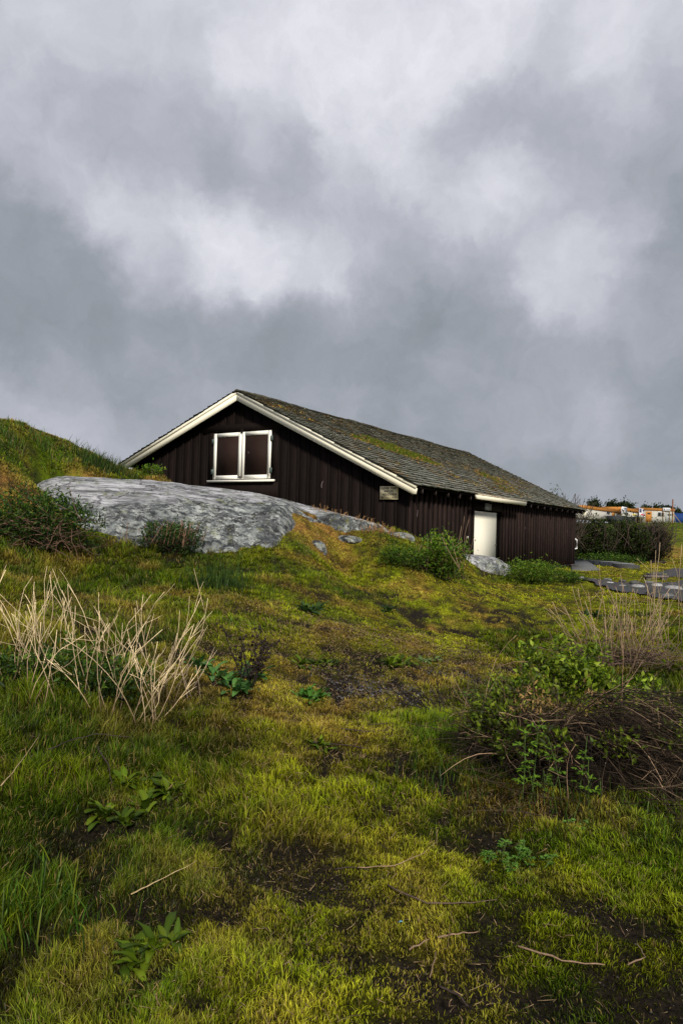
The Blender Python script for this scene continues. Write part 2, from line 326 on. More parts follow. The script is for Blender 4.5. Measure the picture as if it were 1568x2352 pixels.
# ------------------------------------------------------------------ grass blades
ROCKX = np.array([70,130,230,350,450,570,640,690,760,870,930.]); RB_Y = np.array([1125,1175,1243,1243,1253,1264,1252,1200,1187,1208,1227.]); RB_D = np.array([13.8,12.2,11.5,11.6,11.8,12,12.5,14.3,15.2,15.8,16.2])
RC_X = np.array([70,100,150,230,350,450,570,650,720,780,830,880,930.]); RC_Y = np.array([1107,1098,1094.5,1098,1106,1116,1131,1148,1165,1180,1192,1207,1226.]); RC_D = np.array([14.6,15,15.2,15.4,15.8,16.1,16.3,16.4,16.4,16.3,16.2,16.2,16.5])
LOT = [at(p[0], p[1], 1) for p in []]
def lot_mask(x, y): return (x > 7.4) & (y > 14.6) & (y < 19.6) & (x < 22) & (y < 19.4 + .15 * np.sin(x)) & (x > 7.0 + (19.6 - y) * .15)
def grass(x, y, lenmul=1.0, wid=None, tall=False, seed=0, rad=None):
    r_ = np.random.default_rng(seed)
    tv = turf(x, y); bm = bare(x, y); cu = cushion(x, y)
    s, n = house_sn(x, y); ok = ~((s > -.15) & (s < 16) & (n > -.15) & (n < 10.2)); ok &= ~lot_mask(x, y)
    D = y; px = 784 + Fp * x / np.maximum(D, .1)
    rk = (D > 10) & (D < 17.5) & (px > 75) & (px < 900) & (D > np.interp(px, ROCKX, RB_D) + .08) & (D < np.interp(px, RC_X, RC_D) + .3)
    ok &= ~rk
    near = np.clip(1.5 - D / 20, 0, 1)
    pk = tv[:, 1] * (1 - .55 * bm) * np.clip(1 - np.clip((-.06 - cu) * 3.2, 0, 1) * near * np.clip(1.4 - tv[:, 0] * 8, 0, 1), .17 + .25 * (D < 4), 1)
    ok &= r_.random(len(x)) < pk
    x, y, tv, cu = x[ok], y[ok], tv[ok], cu[ok]; m = len(x); rx_, ry_, rt_ = rad[0][ok], rad[1][ok], rad[2][ok]
    clr = np.ones(m)
    for (cx_, cy_, rr_) in CLEAR: clr = np.minimum(clr, .5 + .5 * np.clip(((x - cx_) ** 2 + (y - cy_) ** 2) / rr_ ** 2, 0, 1))
    z = height(x, y) - .004; dist = np.sqrt(x * x + y * y)
    col = turf_col(x, y, tv)
    col = col * np.where(tv[:, 0] > .05, np.clip(1 - (tv[:, 0] - .05) * 5, .6, 1), 1)[:, None]
    # colour scatter: dry blades, bright tips
    v = (r_.normal(1, .45, m) * rt_).clip(.2, 2.2)[:, None]; col = col * v
    dry = r_.random(m) < (.05 + .25 * tv[:, 3]); col[dry] = np.array([.42, .30, .10]) * r_.uniform(.4, 1.15, (dry.sum(), 1))
    L = (.25 * .03 + .75 * tv[:, 0]) * lenmul * r_.uniform(.4, 1.1, m) * (1 + .6 * np.clip(cu, -.8, .6)) * clr * (1 + .4 * fbm(x * 1.1, y * 1.1, 61, 2))
    W = np.maximum(.0038, dist * .0010) * r_.uniform(.6, 1.25, m) if wid is None else wid * r_.uniform(.7, 1.3, m)
    a = r_.uniform(0, 2 * math.pi, m); lean = r_.uniform(.15, 1.0, m); wa = r_.uniform(0, 2 * math.pi, m)
    # locally coherent lean
    ca = 6 * fbm(x * .8, y * .8, 71, 2) + r_.normal(0, .9, m); dirx, diry = np.cos(ca) * .55 + rx_ * .6, np.sin(ca) * .55 + ry_ * .6; kk = np.sqrt(dirx ** 2 + diry ** 2) + .01; lean = np.clip(lean * kk * 1.1, .03, 1.0); dirx /= kk; diry /= kk; L *= rt_.clip(.5, 1.5)
    wx, wy = np.cos(a) * W / 2, np.sin(a) * W / 2
    P = np.c_[x, y, z]
    mx = dirx * L * lean * .35; my = diry * L * lean * .35; mz = L * .55
    tx = dirx * L * lean; ty = diry * L * lean; tz = L * (1 - .35 * lean ** 2)
    V = np.empty((m, 5, 3)); o = np.zeros(m)
    V[:, 0] = P + np.c_[-wx, -wy, o]; V[:, 1] = P + np.c_[wx, wy, o]
    V[:, 2] = P + np.c_[mx - wx * .8, my - wy * .8, mz]; V[:, 3] = P + np.c_[mx + wx * .8, my + wy * .8, mz]; V[:, 4] = P + np.c_[tx, ty, tz]
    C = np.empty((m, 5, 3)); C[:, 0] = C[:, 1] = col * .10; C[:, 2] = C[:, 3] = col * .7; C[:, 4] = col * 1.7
    b = np.arange(m)[:, None] * 5
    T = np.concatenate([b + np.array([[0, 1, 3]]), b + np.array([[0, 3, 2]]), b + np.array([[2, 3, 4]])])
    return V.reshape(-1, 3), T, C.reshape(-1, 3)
def sample(n, d0, d1, hw):
    d = np.sqrt(rng.uniform(d0 * d0, d1 * d1, n)); a = rng.uniform(-hw, hw, n); return d * np.tan(a), d
GD = 1.0
CLEAR = [(g_[0], g_[1] - .04, rr_) for g_, rr_ in [(ground(a, b), c) for a, b, c in [(290,1895,.2),(330,1860,.17),(240,1880,.17),(385,1825,.16),(350,1800,.15),(290,1800,.15),(350,2190,.17),(310,2220,.15),(390,2170,.14),(1170,1985,.2),(1240,1990,.18),(712,1408,.25),(700,1605,.25),(730,1718,.15),(500,1570,.35),(720,1530,.3),(905,1533,.3),(978,1519,.25),(1200,1790,.2),(1290,1790,.2),(1350,1800,.2)]]]
gm = MB()
for q, (n, d0, d1, hw) in enumerate([(260000,1.6,3.2,.62),(340000,3.2,6,.6),(230000,6,10,.58),(240000,10,18,.56),(200000,18,45,.55),(50000,45,130,.55)]):
    kb = 9 if d1 < 20 else 5
    cx, cy = sample(int(n * GD) // kb, d0, d1, hw); tsz = .009 + .0014 * cy; ox = rng.normal(0, 1, (len(cx), kb)) * tsz[:, None]; oy = rng.normal(0, 1, (len(cx), kb)) * tsz[:, None]
    x = (cx[:, None] + ox).ravel(); y = (cy[:, None] + oy).ravel(); rdx = (ox / tsz[:, None]).ravel(); rdy = (oy / tsz[:, None]).ravel(); tr_ = np.repeat(rng.normal(1, .32, len(cx)), kb)
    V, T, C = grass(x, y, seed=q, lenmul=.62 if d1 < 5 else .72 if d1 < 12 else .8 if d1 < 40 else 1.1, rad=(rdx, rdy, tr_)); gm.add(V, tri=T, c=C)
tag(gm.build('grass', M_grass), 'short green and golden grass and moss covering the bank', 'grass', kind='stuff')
# scattered dry litter on the turf
lm = MB(); x, y = sample(26000, 1.7, 9, .55); z = height(x, y); tv2 = turf(x, y); bm2 = bare(x, y)
for i in range(len(x)):
    if rng.random() > .3 + tv2[i, 3] * 1.5 + bm2[i]: continue
    L = rng.uniform(.01, .035) * (2 if rng.random() < .15 else 1); a = rng.uniform(0, 6.28); dz = rng.uniform(.0, .03)
    p = np.array([x[i], y[i], z[i] + rng.uniform(.004, .03)]); q = p + np.array([math.cos(a) * L, math.sin(a) * L, dz]); mdl = (p + q) / 2 + rng.normal(0, .002, 3)
    c = np.array([.35, .24, .13]) * rng.uniform(.05, 1.0); lm.tube([p, mdl, q], max(.0010, y[i] * .0003) * rng.uniform(.6, 1.4), 3, c=c)
tag(lm.build('dead_grass_litter', M_stem), 'broken straw and dead stalks scattered through the turf', 'litter', kind='stuff')

# ------------------------------------------------------------------ stones
def stone(mbx, c, sx, sy, sz, col, seed=0, rot=0, lump=.25, res=2):
    import bmesh
    b = bmesh.new(); bmesh.ops.create_icosphere(b, subdivisions=res, radius=1); V = np.array([v.co[:] for v in b.verts]); T = [[v.index for v in f.verts] for f in b.faces]; b.free()
    r_ = np.random.default_rng(seed); k = r_.normal(0, 1.5, (5, 3)); ph = r_.uniform(0, 6, 5)
    d = sum(np.sin(V @ k[i] + ph[i]) for i in range(5)) / 5
    V = np.sign(V) * np.abs(V) ** .85 * (1 + lump * d)[:, None] * [sx, sy, sz]
    ca, sa = math.cos(rot), math.sin(rot); V = np.c_[V[:, 0] * ca - V[:, 1] * sa, V[:, 0] * sa + V[:, 1] * ca, V[:, 2]] + c
    mbx.add(V, tri=T, c=np.asarray(col))
def rock_outcrop():
    nx_, nt_ = 420, 150
    px = np.linspace(70, 930, nx_); bx = [at(p, np.interp(p, ROCKX, RB_Y), np.interp(p, ROCKX, RB_D)) for p in px]; cx = [at(p, np.interp(p, RC_X, RC_Y), np.interp(p, RC_X, RC_D)) for p in px]
    B = np.array(bx); Cc = np.array(cx); V = np.zeros((nt_, nx_, 3)); L = np.zeros((nt_, nx_))
    ts = np.concatenate([np.linspace(-.12, 0, 12)[:-1], np.linspace(0, 1, nt_ - 25), np.linspace(1, 1.5, 15)[1:]])
    sharp = np.interp(px, [70, 200, 570, 660, 720, 930], [1.4, 1.7, 2.1, 2.5, 1.6, 1.3])
    for i, t in enumerate(ts):
        tt = np.clip(t, 0, 1); V[i] = B + (Cc - B) * t
        V[i, :, 2] = B[:, 2] + (Cc[:, 2] - B[:, 2]) * (1 - (1 - tt) ** sharp)
        if t < 0: V[i, :, 2] += t * 5
        if t > 1: V[i, :, 2] -= (t - 1) ** 2 * 6 + (t - 1) * .2
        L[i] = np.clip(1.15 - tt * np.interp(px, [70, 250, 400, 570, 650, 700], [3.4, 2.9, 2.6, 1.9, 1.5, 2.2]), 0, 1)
    x, y = V[..., 0].ravel(), V[..., 1].ravel(); edge = np.tile(np.clip(np.minimum(px - 70, 930 - px) / 60, 0, 1), nt_)
    l = L.ravel()
    dz = .12 * fbm(x * 1.6, y * 1.6, 91, 5) * (.25 + l) + .09 * fbm(x * 6, y * 6, 95, 4, .6) * l + .03 * fbm(x * .8, y * 6 + x * .9, 97, 4) * (1 - l) + .03 * fbm(x * 16, y * 16, 99, 3) * l
    damp = np.repeat(np.clip(1 - np.maximum(ts - .8, 0) * 3, .25, 1), nx_)
    V = V.reshape(-1, 3); V[:, 2] += dz * (.3 + .7 * edge) * damp
    V[:, 1] -= .12 * fbm(x * 2.5, V[:, 2] * 5, 93, 4) * l
    V[:, 2] -= (1 - edge) * .12
    i, j = np.meshgrid(np.arange(nt_ - 1), np.arange(nx_ - 1), indexing='ij')
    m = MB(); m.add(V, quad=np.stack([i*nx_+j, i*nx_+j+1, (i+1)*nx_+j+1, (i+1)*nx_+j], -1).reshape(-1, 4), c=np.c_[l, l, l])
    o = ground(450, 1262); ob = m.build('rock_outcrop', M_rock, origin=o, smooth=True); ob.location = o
    tag(ob, 'large smooth grey bedrock outcrop with pale streaks and mottled lichen in front of the gable', 'rock outcrop')
rock_outcrop()
def single_rock(pts_, label, cat='rock', name='rock', group=None):
    """pts_: list of (px,py,d,sx,sy,sz,rot,light)"""
    m = MB(); o = None
    for q, (px, py, d, sx, sy, sz, rot, lt) in enumerate(pts_):
        c = at(px, py, d) if d > 15 else ground(px, py) - np.array([0, 0, sz * .35]); o = c if o is None else o
        stone(m, c, sx, sy, sz, (lt, lt, lt), seed=int(px * 7 + py), rot=rot, res=5)
    ob = m.build(name, M_rock, origin=o, smooth=True); ob.location = [float(v) for v in o]; return tag(ob, label, cat, group)
single_rock([(1085,1307,19.3,1.05,.5,.42,.55,.1),(1130,1315,20.4,.7,.4,.28,.55,.2)], 'low grey bedrock hump at the foot of the cream door')
single_rock([(727,1254,12.9,.20,.17,.20,.2,1)], 'small dark lichened boulder at the foot of the orange mossy mound')
single_rock([(800,1240,14.3,.30,.26,.10,-.15,.35)], 'flat pale rock slab showing through the orange moss')
single_rock([(905,1237,15.9,.45,.3,.17,-.3,.3)], 'pale thin rock ledge beside the house corner under the name board')
single_rock([(1180,1590,6.3,.11,.09,.06,.1,.2)], 'pale grey stone half hidden by the leafy shrub')

# ------------------------------------------------------------------ clubhouse
a_, ze, zr, g_, o_, L_, zb = 5.2801, 1.0768 + EYE, 3.7559 + EYE, .2956, .3654, 14.7677, -1.2902 + EYE
kR = (zr - ze) / (a_ + o_); kL = .402; nL = 10.05; LR = 15.93; LE = 15.13; WALL_L = 9.75
house = thing('clubhouse', 'low dark brown timber boathouse with cream bargeboards and a mossy shingle roof', 'building', (HC[0], HC[1], 0), PHI)
def roofz(n): return zr - kR * (a_ - n) if n < a_ else zr - kL * (n - a_)
def plane_pt(px, py, kind, off=0):
    r = ray(px, py); o = np.array([0, 0, EYE])
    nrm = np.array([HN[0], HN[1], 0]) if kind == 'side' else np.array([HD[0], HD[1], 0])
    c = np.array([HC[0], HC[1], 0]); t = (off + nrm @ c - nrm @ o) / (nrm @ r); p = o + r * t; s, n = house_sn(p[0], p[1]); return (s if kind == 'side' else n), p[2]
DK = np.array([.0085, .0050, .0044])
def dk(v=.3): return DK * random.uniform(1 - v, 1 + v)
# gable wall
m = MB(); n = 0.0; bw = .33
sh0, sh1, shb, sht = 4.19, 6.29, 1.3206 + EYE, 2.6329 + EYE
while n < WALL_L:
    n1 = min(n + bw, WALL_L); z0, z1 = roofz(n) - .1, roofz(n1) - .1; of = random.uniform(0, .006)
    poly = [(n, zb - .5), (n1, zb - .5), (n1, z1), (n, z0)]
    if n < a_ < n1: poly.insert(3, (a_, zr - .1))
    m.prism(poly, 0, of, .05, dk()); bz = -.022
    nn = n1; m.prism([(nn - .028, zb - .5), (nn + .028, zb - .5), (nn + .028, roofz(nn) - .12), (nn - .028, roofz(nn) - .12)], 0, bz, .008, dk(.3) * .8)
    n = n1
m.box((-.034, sh0 - .35, sht + .03), (.01, sh1 + .5, sht + .24), dk()); m.box((-.034, sh0 - .25, shb - .56), (.01, sh1 + .35, shb - .10), dk())
m.box((-.034, sh0 - .22, shb - .10), (.01, sh0 - .02, sht + .03), dk()); m.box((-.034, sh1 + .02, shb - .10), (.01, sh1 + .22, sht + .03), dk())
m.build('gable_wall', M_wood, house)
# long side wall
m = MB(); per = .276; d0s, d1s, dz1 = 4.0, 5.802, .6376 + EYE; open1 = 6.12
s = -.02; idx = 0
while s < L_:
    s1 = min(s + per, L_); zt = roofz(0) - .06; z0 = zb + .12
    inn = s1 > d0s - .02 and s < open1
    if inn: z0 = dz1 + .06
    m.box((s, random.uniform(0, .006), z0), (s1, .05, zt), dk(.25) * .8)
    if not inn: c = dk(.35) * 2.5; m.box((s + .03, -.045, z0 + .01), (s + .165, .01, zt), c)  # battens lightened in colour for the highlights they catch
    s = s1
m.box((d0s - .12, -.05, dz1 + .04), (open1 + .1, .03, dz1 + .26), dk() * .7)
m.box((-.02, -.03, zb - .6), (L_, .04, zb + .105), DK * 1.5)
m.build('side_wall', M_wood, house)
m = MB(); m.box((L_ + .002, 0.0, zb - .5), (L_ + .06, WALL_L, zb + 2.0), DK)
m.prism([(0, zb + 2.0), (WALL_L, zb + 2.0), (WALL_L, roofz(WALL_L) - .1), (a_, zr - .1), (0, roofz(0) - .1)], 0, L_ + .002, L_ + .06, DK)
for q in range(30): m.box((L_ + .06, q * .33, zb), (L_ + .09, q * .33 + .06, roofz(min(q * .33, WALL_L)) - .14), dk())
m.build('end_wall', M_wood, house)
m = MB(); m.box((.06, WALL_L - .05, zb - .5), (L_, WALL_L, roofz(WALL_L) - .12), DK)
for q in range(48): m.box((q * .3 + .1, WALL_L, zb), (q * .3 + .22, WALL_L + .03, roofz(WALL_L) - .13), dk())
m.build('rear_wall', M_wood, house)
m = MB(); m.box((.06, .06, zb - .3), (L_ - .02, WALL_L - .06, zb - .1), (.05, .05, .05)); m.build('floor', M_plain, house)
m = MB(); m.box((L_ - .5, -.012, zb + .105), (L_ + .07, -.032, zb + .125), (.25, .2, .19)); m.box((9.5, -.034, zb + .106), (L_ - .5, -.047, zb + .122), (.12, .09, .085)); m.build('base_trim', M_plain, house)
# roof deck
def slope_pts(side, t, s):   # t metres down from ridge (plan), s along
    if side == 'R': return (s, a_ - t, zr - kR * t)
    return (s, a_ + t, zr - kL * t)
WR, WL = a_ + o_, nL - a_
def send(t, w): return LR + (LE - LR) * t / w
m = MB()
for side, w in (('R', WR), ('L', WL)):
    v = []
    for dz in (-.035, -.075):
        for s_, t in ((-g_ + .03, 0), (send(0, w) - .02, 0), (send(w, w) - .02, w - .01), (-g_ + .03, w - .01)):
            p = slope_pts(side, t, s_); v.append((p[0], p[1], p[2] + dz))
    m.add(v, quad=[(0,1,2,3),(4,7,6,5),(0,4,5,1),(1,5,6,2),(2,6,7,3),(3,7,4,0)], c=DK * .8)
m.build('roof_deck', M_wood, house)
# shingles, each one a thin wedge
MOSS = [(np.array(plane), r1, r2) for plane, r1, r2 in []]
def roof_px(px, py):
    # intersect ray with right slope plane -> (s,t)
    r = ray(px, py); nrm = np.array([HN[0] * -kR, HN[1] * -kR, 1.0])
    p0 = np.array([HC[0] + HN[0] * a_, HC[1] + HN[1] * a_, zr]); o = np.array([0, 0, EYE]); t = nrm @ (p0 - o) / (nrm @ r); p = o + r * t; s, n = house_sn(p[0], p[1]); return s, a_ - n
def moss_field(s, t):
    v = .55 * fbm(s * .9, t * 1.2, 201, 4)
    for (px, py, rs, rt, w) in [(905,1035,.9,.45,1.2),(860,1015,.8,.4,1.0),(950,1050,1.0,.5,1.0),(800,1002,.6,.35,.7),(1000,1062,1.2,.5,.55),(1050,1100,1.3,.8,.35),(1100,1090,2,.9,.35),(1150,1120,1.5,.8,.3),(640,935,1.5,.6,.3),(1180,1120,2,1.2,.25)]:
        cs, ct = roof_px(px, py); v = v + w * np.exp(-((s - cs) / rs) ** 2 - ((t - ct) / rt) ** 2)
    return v * (1 + 1.1 * fbm(s * 2.2, t * 3.5, 207, 3)) 
for side, w, ex in (('R', WR, .18), ('L', WL, .18)):
    k = kR if side == 'R' else kL
    V = []; C = []
    nc = int(w / ex) + 1; nrm = np.array([0, -k if side == 'R' else k, 1.0]); nrm /= np.linalg.norm(nrm)
    for ci in range(nc + 1):
        t1 = w + .05 - ci * ex; t0 = t1 - ex * 2.1
        if t1 < .04: break
        t0 = max(t0, 0); s = -g_ - .055 + random.uniform(0, .03); sag = .02 * math.sin(ci * .7)
        while s < send(t1, w) + .02:
            wd = random.uniform(.09, .2); tb = t1 + random.gauss(0, .008); th = random.uniform(.028, .042)
            x0, x1 = s, s + wd - random.uniform(.003, .01); lift = random.uniform(0, .008)
            A = [slope_pts(side, t0, x0), slope_pts(side, t0, x1), slope_pts(side, tb, x1), slope_pts(side, tb, x0)]
            A = np.array(A); low = A + nrm * np.array([-.006, -.006, .012 + lift, .012 + lift])[:, None] ; up = low + nrm * np.array([.002, .002, th, th])[:, None]
            V.append(np.concatenate([low, up]))
            sm = (x0 + x1) / 2; C.append((sm, t1, random.random(), random.random()))
            s += wd
    V = np.array(V); C = np.array(C); mf = moss_field(C[:, 0], C[:, 1])
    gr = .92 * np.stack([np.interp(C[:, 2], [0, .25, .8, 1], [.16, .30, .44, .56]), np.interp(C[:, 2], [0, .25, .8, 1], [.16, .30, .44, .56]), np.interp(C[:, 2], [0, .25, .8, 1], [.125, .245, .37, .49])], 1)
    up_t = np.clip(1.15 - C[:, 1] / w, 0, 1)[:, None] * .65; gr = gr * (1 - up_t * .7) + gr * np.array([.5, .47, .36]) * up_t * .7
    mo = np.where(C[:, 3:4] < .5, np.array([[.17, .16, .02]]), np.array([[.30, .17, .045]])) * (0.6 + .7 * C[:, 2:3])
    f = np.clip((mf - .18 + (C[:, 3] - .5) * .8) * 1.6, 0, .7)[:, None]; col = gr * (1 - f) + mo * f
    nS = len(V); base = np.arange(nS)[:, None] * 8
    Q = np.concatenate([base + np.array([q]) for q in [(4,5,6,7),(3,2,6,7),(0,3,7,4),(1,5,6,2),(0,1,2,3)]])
    cc = np.repeat(col[:, None], 8, 1); cc[:, :4] *= .08; cc[:, 4:6] *= .25; cc[:, 6:] *= 1.2  # shadow under each course painted in: dark butts and upper ends, lighter exposed edges
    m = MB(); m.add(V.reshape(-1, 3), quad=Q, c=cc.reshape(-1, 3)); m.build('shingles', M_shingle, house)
# ridge cap
m = MB(); s = -g_ - .03
while s < LR:
    L1 = random.uniform(.22, .3); h = random.uniform(.03, .05) + .015 * math.sin(s * 1.3)
    m.prism([(a_ - .13, zr - .13 * kR + h - .01), (a_, zr + h + .015), (a_ + .13, zr - .13 * kL + h - .01), (a_ + .13, zr - .13 * kL - .02), (a_, zr - .01), (a_ - .13, zr - .13 * kR - .02)], 0, s, s + L1 - .006, np.array([.06, .055, .035]) * random.uniform(.5, 1.5)); s += L1
m.build('ridge_cap', M_shingle, house)
# moss cushions
r_ = np.random.default_rng(5); m = MB(); ss = r_.uniform(0, LR - .6, 60000); tt = r_.uniform(.2, WR, 60000); mf = moss_field(ss, tt) + .35 * fbm(ss * 5, tt * 7, 211, 3)
k_ = ((mf > .62) & (r_.random(60000) < .75)) | ((mf > .30) & (r_.random(60000) < .12)); ss, tt, mf = ss[k_], tt[k_], mf[k_]; nm = len(ss)
nrm = np.array([0, -kR, 1.0]) / math.sqrt(1 + kR * kR)
P = np.c_[ss, a_ - tt, zr - kR * tt] + nrm * .03; hh = (.02 + .05 * np.clip(mf - .5, 0, 1)) * r_.uniform(.5, 1.6, nm); rr = r_.uniform(.02, .05, nm)
aa = r_.uniform(0, 6.28, nm); V = np.empty((nm, 5, 3))
for q in range(4):
    V[:, q] = P + np.c_[np.cos(aa + q * 1.57) * rr, np.sin(aa + q * 1.57) * rr * .9, -kR * 0 + np.sin(aa + q * 1.57) * rr * .9 * kR - .01]
V[:, 4] = P + nrm * hh[:, None] + r_.normal(0, .006, (nm, 3))
gld = (r_.random(nm) < np.clip(1.1 - mf, .06, .6))[:, None]; col = np.where(gld, [[.28, .16, .04]], [[.085, .105, .010]]) * r_.uniform(.35, 1.4, (nm, 1))
C = np.repeat(col[:, None], 5, 1); C[:, :4] *= .6; b = np.arange(nm)[:, None] * 5
m.add(V.reshape(-1, 3), tri=np.concatenate([b + np.array([t]) for t in [(0,1,4),(1,2,4),(2,3,4),(3,0,4)]]), c=C.reshape(-1, 3)); m.build('moss', M_moss, house)
# bargeboards
CR = (.93, .88, .72)
def barge(side):
    m = MB()
    for (za, zb_, x0, x1) in ((-.005, -.085, -g_ - .028, -g_ + .035), (-.075, -.262, -g_ - .006, -g_ + .03)):
        if side == 'R': e = -o_ - .01; k = kR; poly = [(a_, zr + za), (a_, zr + zb_), (e + .12, roofz(e + .12) + zb_), (e + .02, roofz(e + .02) + zb_ + (.05 if zb_ < -.1 else 0)), (e, roofz(e) + za)]
        else: e = nL + .01; poly = [(a_, zr + za), (e, roofz(e) + za), (e - .02, roofz(e) + zb_), (a_, zr + zb_)]
        m.prism(poly, 0, x0, x1, CR)
    m.build('bargeboard', M_cream, house)
barge('R'); barge('L')
# far gable bargeboard, bare end seen as a white tip
m = MB(); e = -o_; zf = roofz(e)
m.add([(LR - .02, a_, zr - .02), (LR - .02, a_, zr - .25), (LE - .0, e, zf - .25), (LE, e, zf - .02), (LR + .02, a_, zr - .02), (LR + .02, a_, zr - .25), (LE + .04, e, zf - .25), (LE + .04, e, zf - .02)], quad=[(0,1,2,3),(4,7,6,5),(0,3,7,4),(1,5,6,2),(3,2,6,7)], c=CR); m.build('bargeboard', M_cream, house)
# rafters tails
r0, rs = .0813, .73
for q in range(21):
    s = r0 + q * rs
    if s > L_ + .1: break
    m = MB(); n0, n1 = -o_ + .02, .1
    m.prism([(n0, roofz(n0) - .085), (n1, roofz(n1) - .085), (n1, roofz(n1) - .21), (n0, roofz(n0) - .20)], 0, s - .02, s + .02, DK * 1.0)
    if 5.0 < s < 7.6: cc = DK * 2
    else: cc = np.array([.16, .13, .13]) * random.uniform(.5, 1.2)
    m.box((s - .022, n0 - .004, roofz(n0) - .19), (s - .006, n0 - .001, roofz(n0) - .087), cc)  # pale sliver painted on as the lit edge of the tail
    m.build('rafter', M_plain, house)
# shutters
WH = (.95, .93, .86)
mid = (sh0 + sh1) / 2
for (y0, y1, hy) in ((sh0, mid - .008, sh0), (mid + .008, sh1, sh1)):
    fw = .105; m = MB(); x0, x1 = -.075, -.045
    m.box((x0, y0, shb), (x1, y0 + fw, sht), WH); m.box((x0, y1 - fw, shb), (x1, y1, sht), WH); m.box((x0 + .001, y0 + fw, shb), (x1, y1 - fw, shb + fw), WH); m.box((x0 + .001, y0 + fw, sht - fw), (x1, y1 - fw, sht), WH)
    fr = m.build('shutter', M_cream, house)
    m = MB(); m.box((-.056, y0 + fw - .002, shb + fw - .002), (-.042, y1 - fw + .002, sht - fw + .002), (.024, .012, .0095)); m.build('panel', M_plain, fr)
    for z in (shb + .22, sht - .22):
        m = MB(); d = -.05 if hy == sh0 else .0
        m.box((-.084, hy + d - .012, z - .07), (-.076, hy + d + .03, z + .07), (.12, .17, .16)); m.box((-.082, hy + d + .034, z - .07), (-.0755, hy + d + .07, z + .07), (.10, .15, .14)); m.tube([(-.087, hy + d + .032, z - .075), (-.087, hy + d + .032, z + .075)], .009, 6, (.07, .09, .085)); m.build('hinge', M_stone, fr)
m = MB(); m.box((-.13, sh0 - .16, shb - .085), (-.036, sh1 + .18, shb - .03), WH); m.build('window_sill', M_cream, house)
m = MB(); m.box((-.092, mid - .09, shb + .03), (-.076, mid + .09, shb + .055), (.1, .09, .08)); m.box((-.10, mid - .02, shb + .01), (-.077, mid + .02, shb + .075), (.08, .07, .065)); m.build('latch', M_stone, house)
m = MB(); m.box((-.095, mid - .03, sht - .03), (-.03, mid + .03, sht + .10), DK); m.build('turn_button', M_wood, house)
# door
m = MB(); m.box((d0s, -.01, zb - .1), (d1s, .04, dz1), (.80, .77, .66)); dr = m.build('door', M_cream, house)
m = MB(); m.tube([(d1s - .06, -.012, dz1 - .98), (d1s - .06, -.05, dz1 - .98)], .016, 8, (.1, .08, .05)); m.build('knob', M_stone, dr)
m = MB(); m.box((d0s - .14, -.05, zb - .1), (d0s - .03, .04, dz1 + .04), DK * .9); m.build('door_jamb', M_wood, house)
m = MB(); m.box((d1s + .012, -.02, zb - .1), (d1s + .039, .05, dz1), DK * .6); m.box((d1s + .04, .045, zb - .1), (open1 + .03, .08, dz1 + .05), DK * .35); m.box((open1 + .03, -.04, zb - .1), (open1 + .1, .05, dz1 + .04), DK); m.build('door_jamb', M_wood, house)  # strip beside the door carries the recess shade in its colour
# gutter above the door
s0g = plane_pt(1088, 1144, 'side', -o_ - .03)[0]; s1g = plane_pt(1200, 1158, 'side', -o_ - .03)[0]
m = MB(); zt = roofz(-o_) - .03
m.prism([(-o_ - .06, zt), (-o_ - .15, zt), (-o_ - .16, zt - .03), (-o_ - .15, zt - .11), (-o_ - .07, zt - .12)], 0, s0g, s1g, CR); gt = m.build('gutter', M_cream, house)
m = MB(); m.box((s0g - .02, -o_ - .165, zt + .001), (s1g + .01, -o_ - .145, zt + .028), CR); m.build('gutter_lip', M_rust, gt)
# small pale disc and scratches on the boards
m = MB(); s_, z_ = plane_pt(1074, 1234, 'side', -.05); m.tube([(s_, -.046, z_), (s_, -.056, z_)], .03, 10, (.8, .8, .8)); m.build('disc', M_plain, house)
m = MB()
for (x, y, l, w, dx) in [(957,1124+63,14,.012,.03),(1205,1165,8,.012,0),(1205,1215,6,.012,0),(1302,1225,12,.01,0),(1242,1170,9,.01,0),(1295,1195,7,.01,0)]:
    s_, z_ = plane_pt(x, y, 'side', -.045); m.add([(s_, -.048, z_), (s_ + w, -.048, z_), (s_ + w + dx, -.048, z_ + l * .012), (s_ + dx, -.048, z_ + l * .012)], quad=[(0, 1, 2, 3)], c=(.32, .24, .24))
for (x, y, pts_) in [(739, 1120, [(0, 0), (.01, .06), (-.01, .12), (-.03, .17)]), (571, 1041, [(0, 0), (.005, .03), (.01, .05)])]:
    n_, z_ = plane_pt(x, y, 'gable', -.06)
    for (p, q) in zip(pts_[:-1], pts_[1:]): m.add([(-.062, n_ + p[0], z_ + p[1]), (-.062, n_ + p[0] + .012, z_ + p[1]), (-.062, n_ + q[0] + .01, z_ + q[1]), (-.062, n_ + q[0], z_ + q[1])], quad=[(0, 1, 2, 3)], c=(.4, .3, .3))
m.build('scratches', M_plain, house)
# grab rail on the end wall
zr1 = at(1321, 1236, 28.9)[2]; zr0 = at(1321, 1262, 28.9)[2]
m = MB(); x = L_ + .06; m.tube([(x, .12, zr1 + .05), (x + .30, -.02, zr1 - .08), (x + .31, -.02, zr0 + .04), (x, .12, zr0 - .02)], .035, 8, (.8, .8, .82)); m.build('grab_rail', M_plain, house)

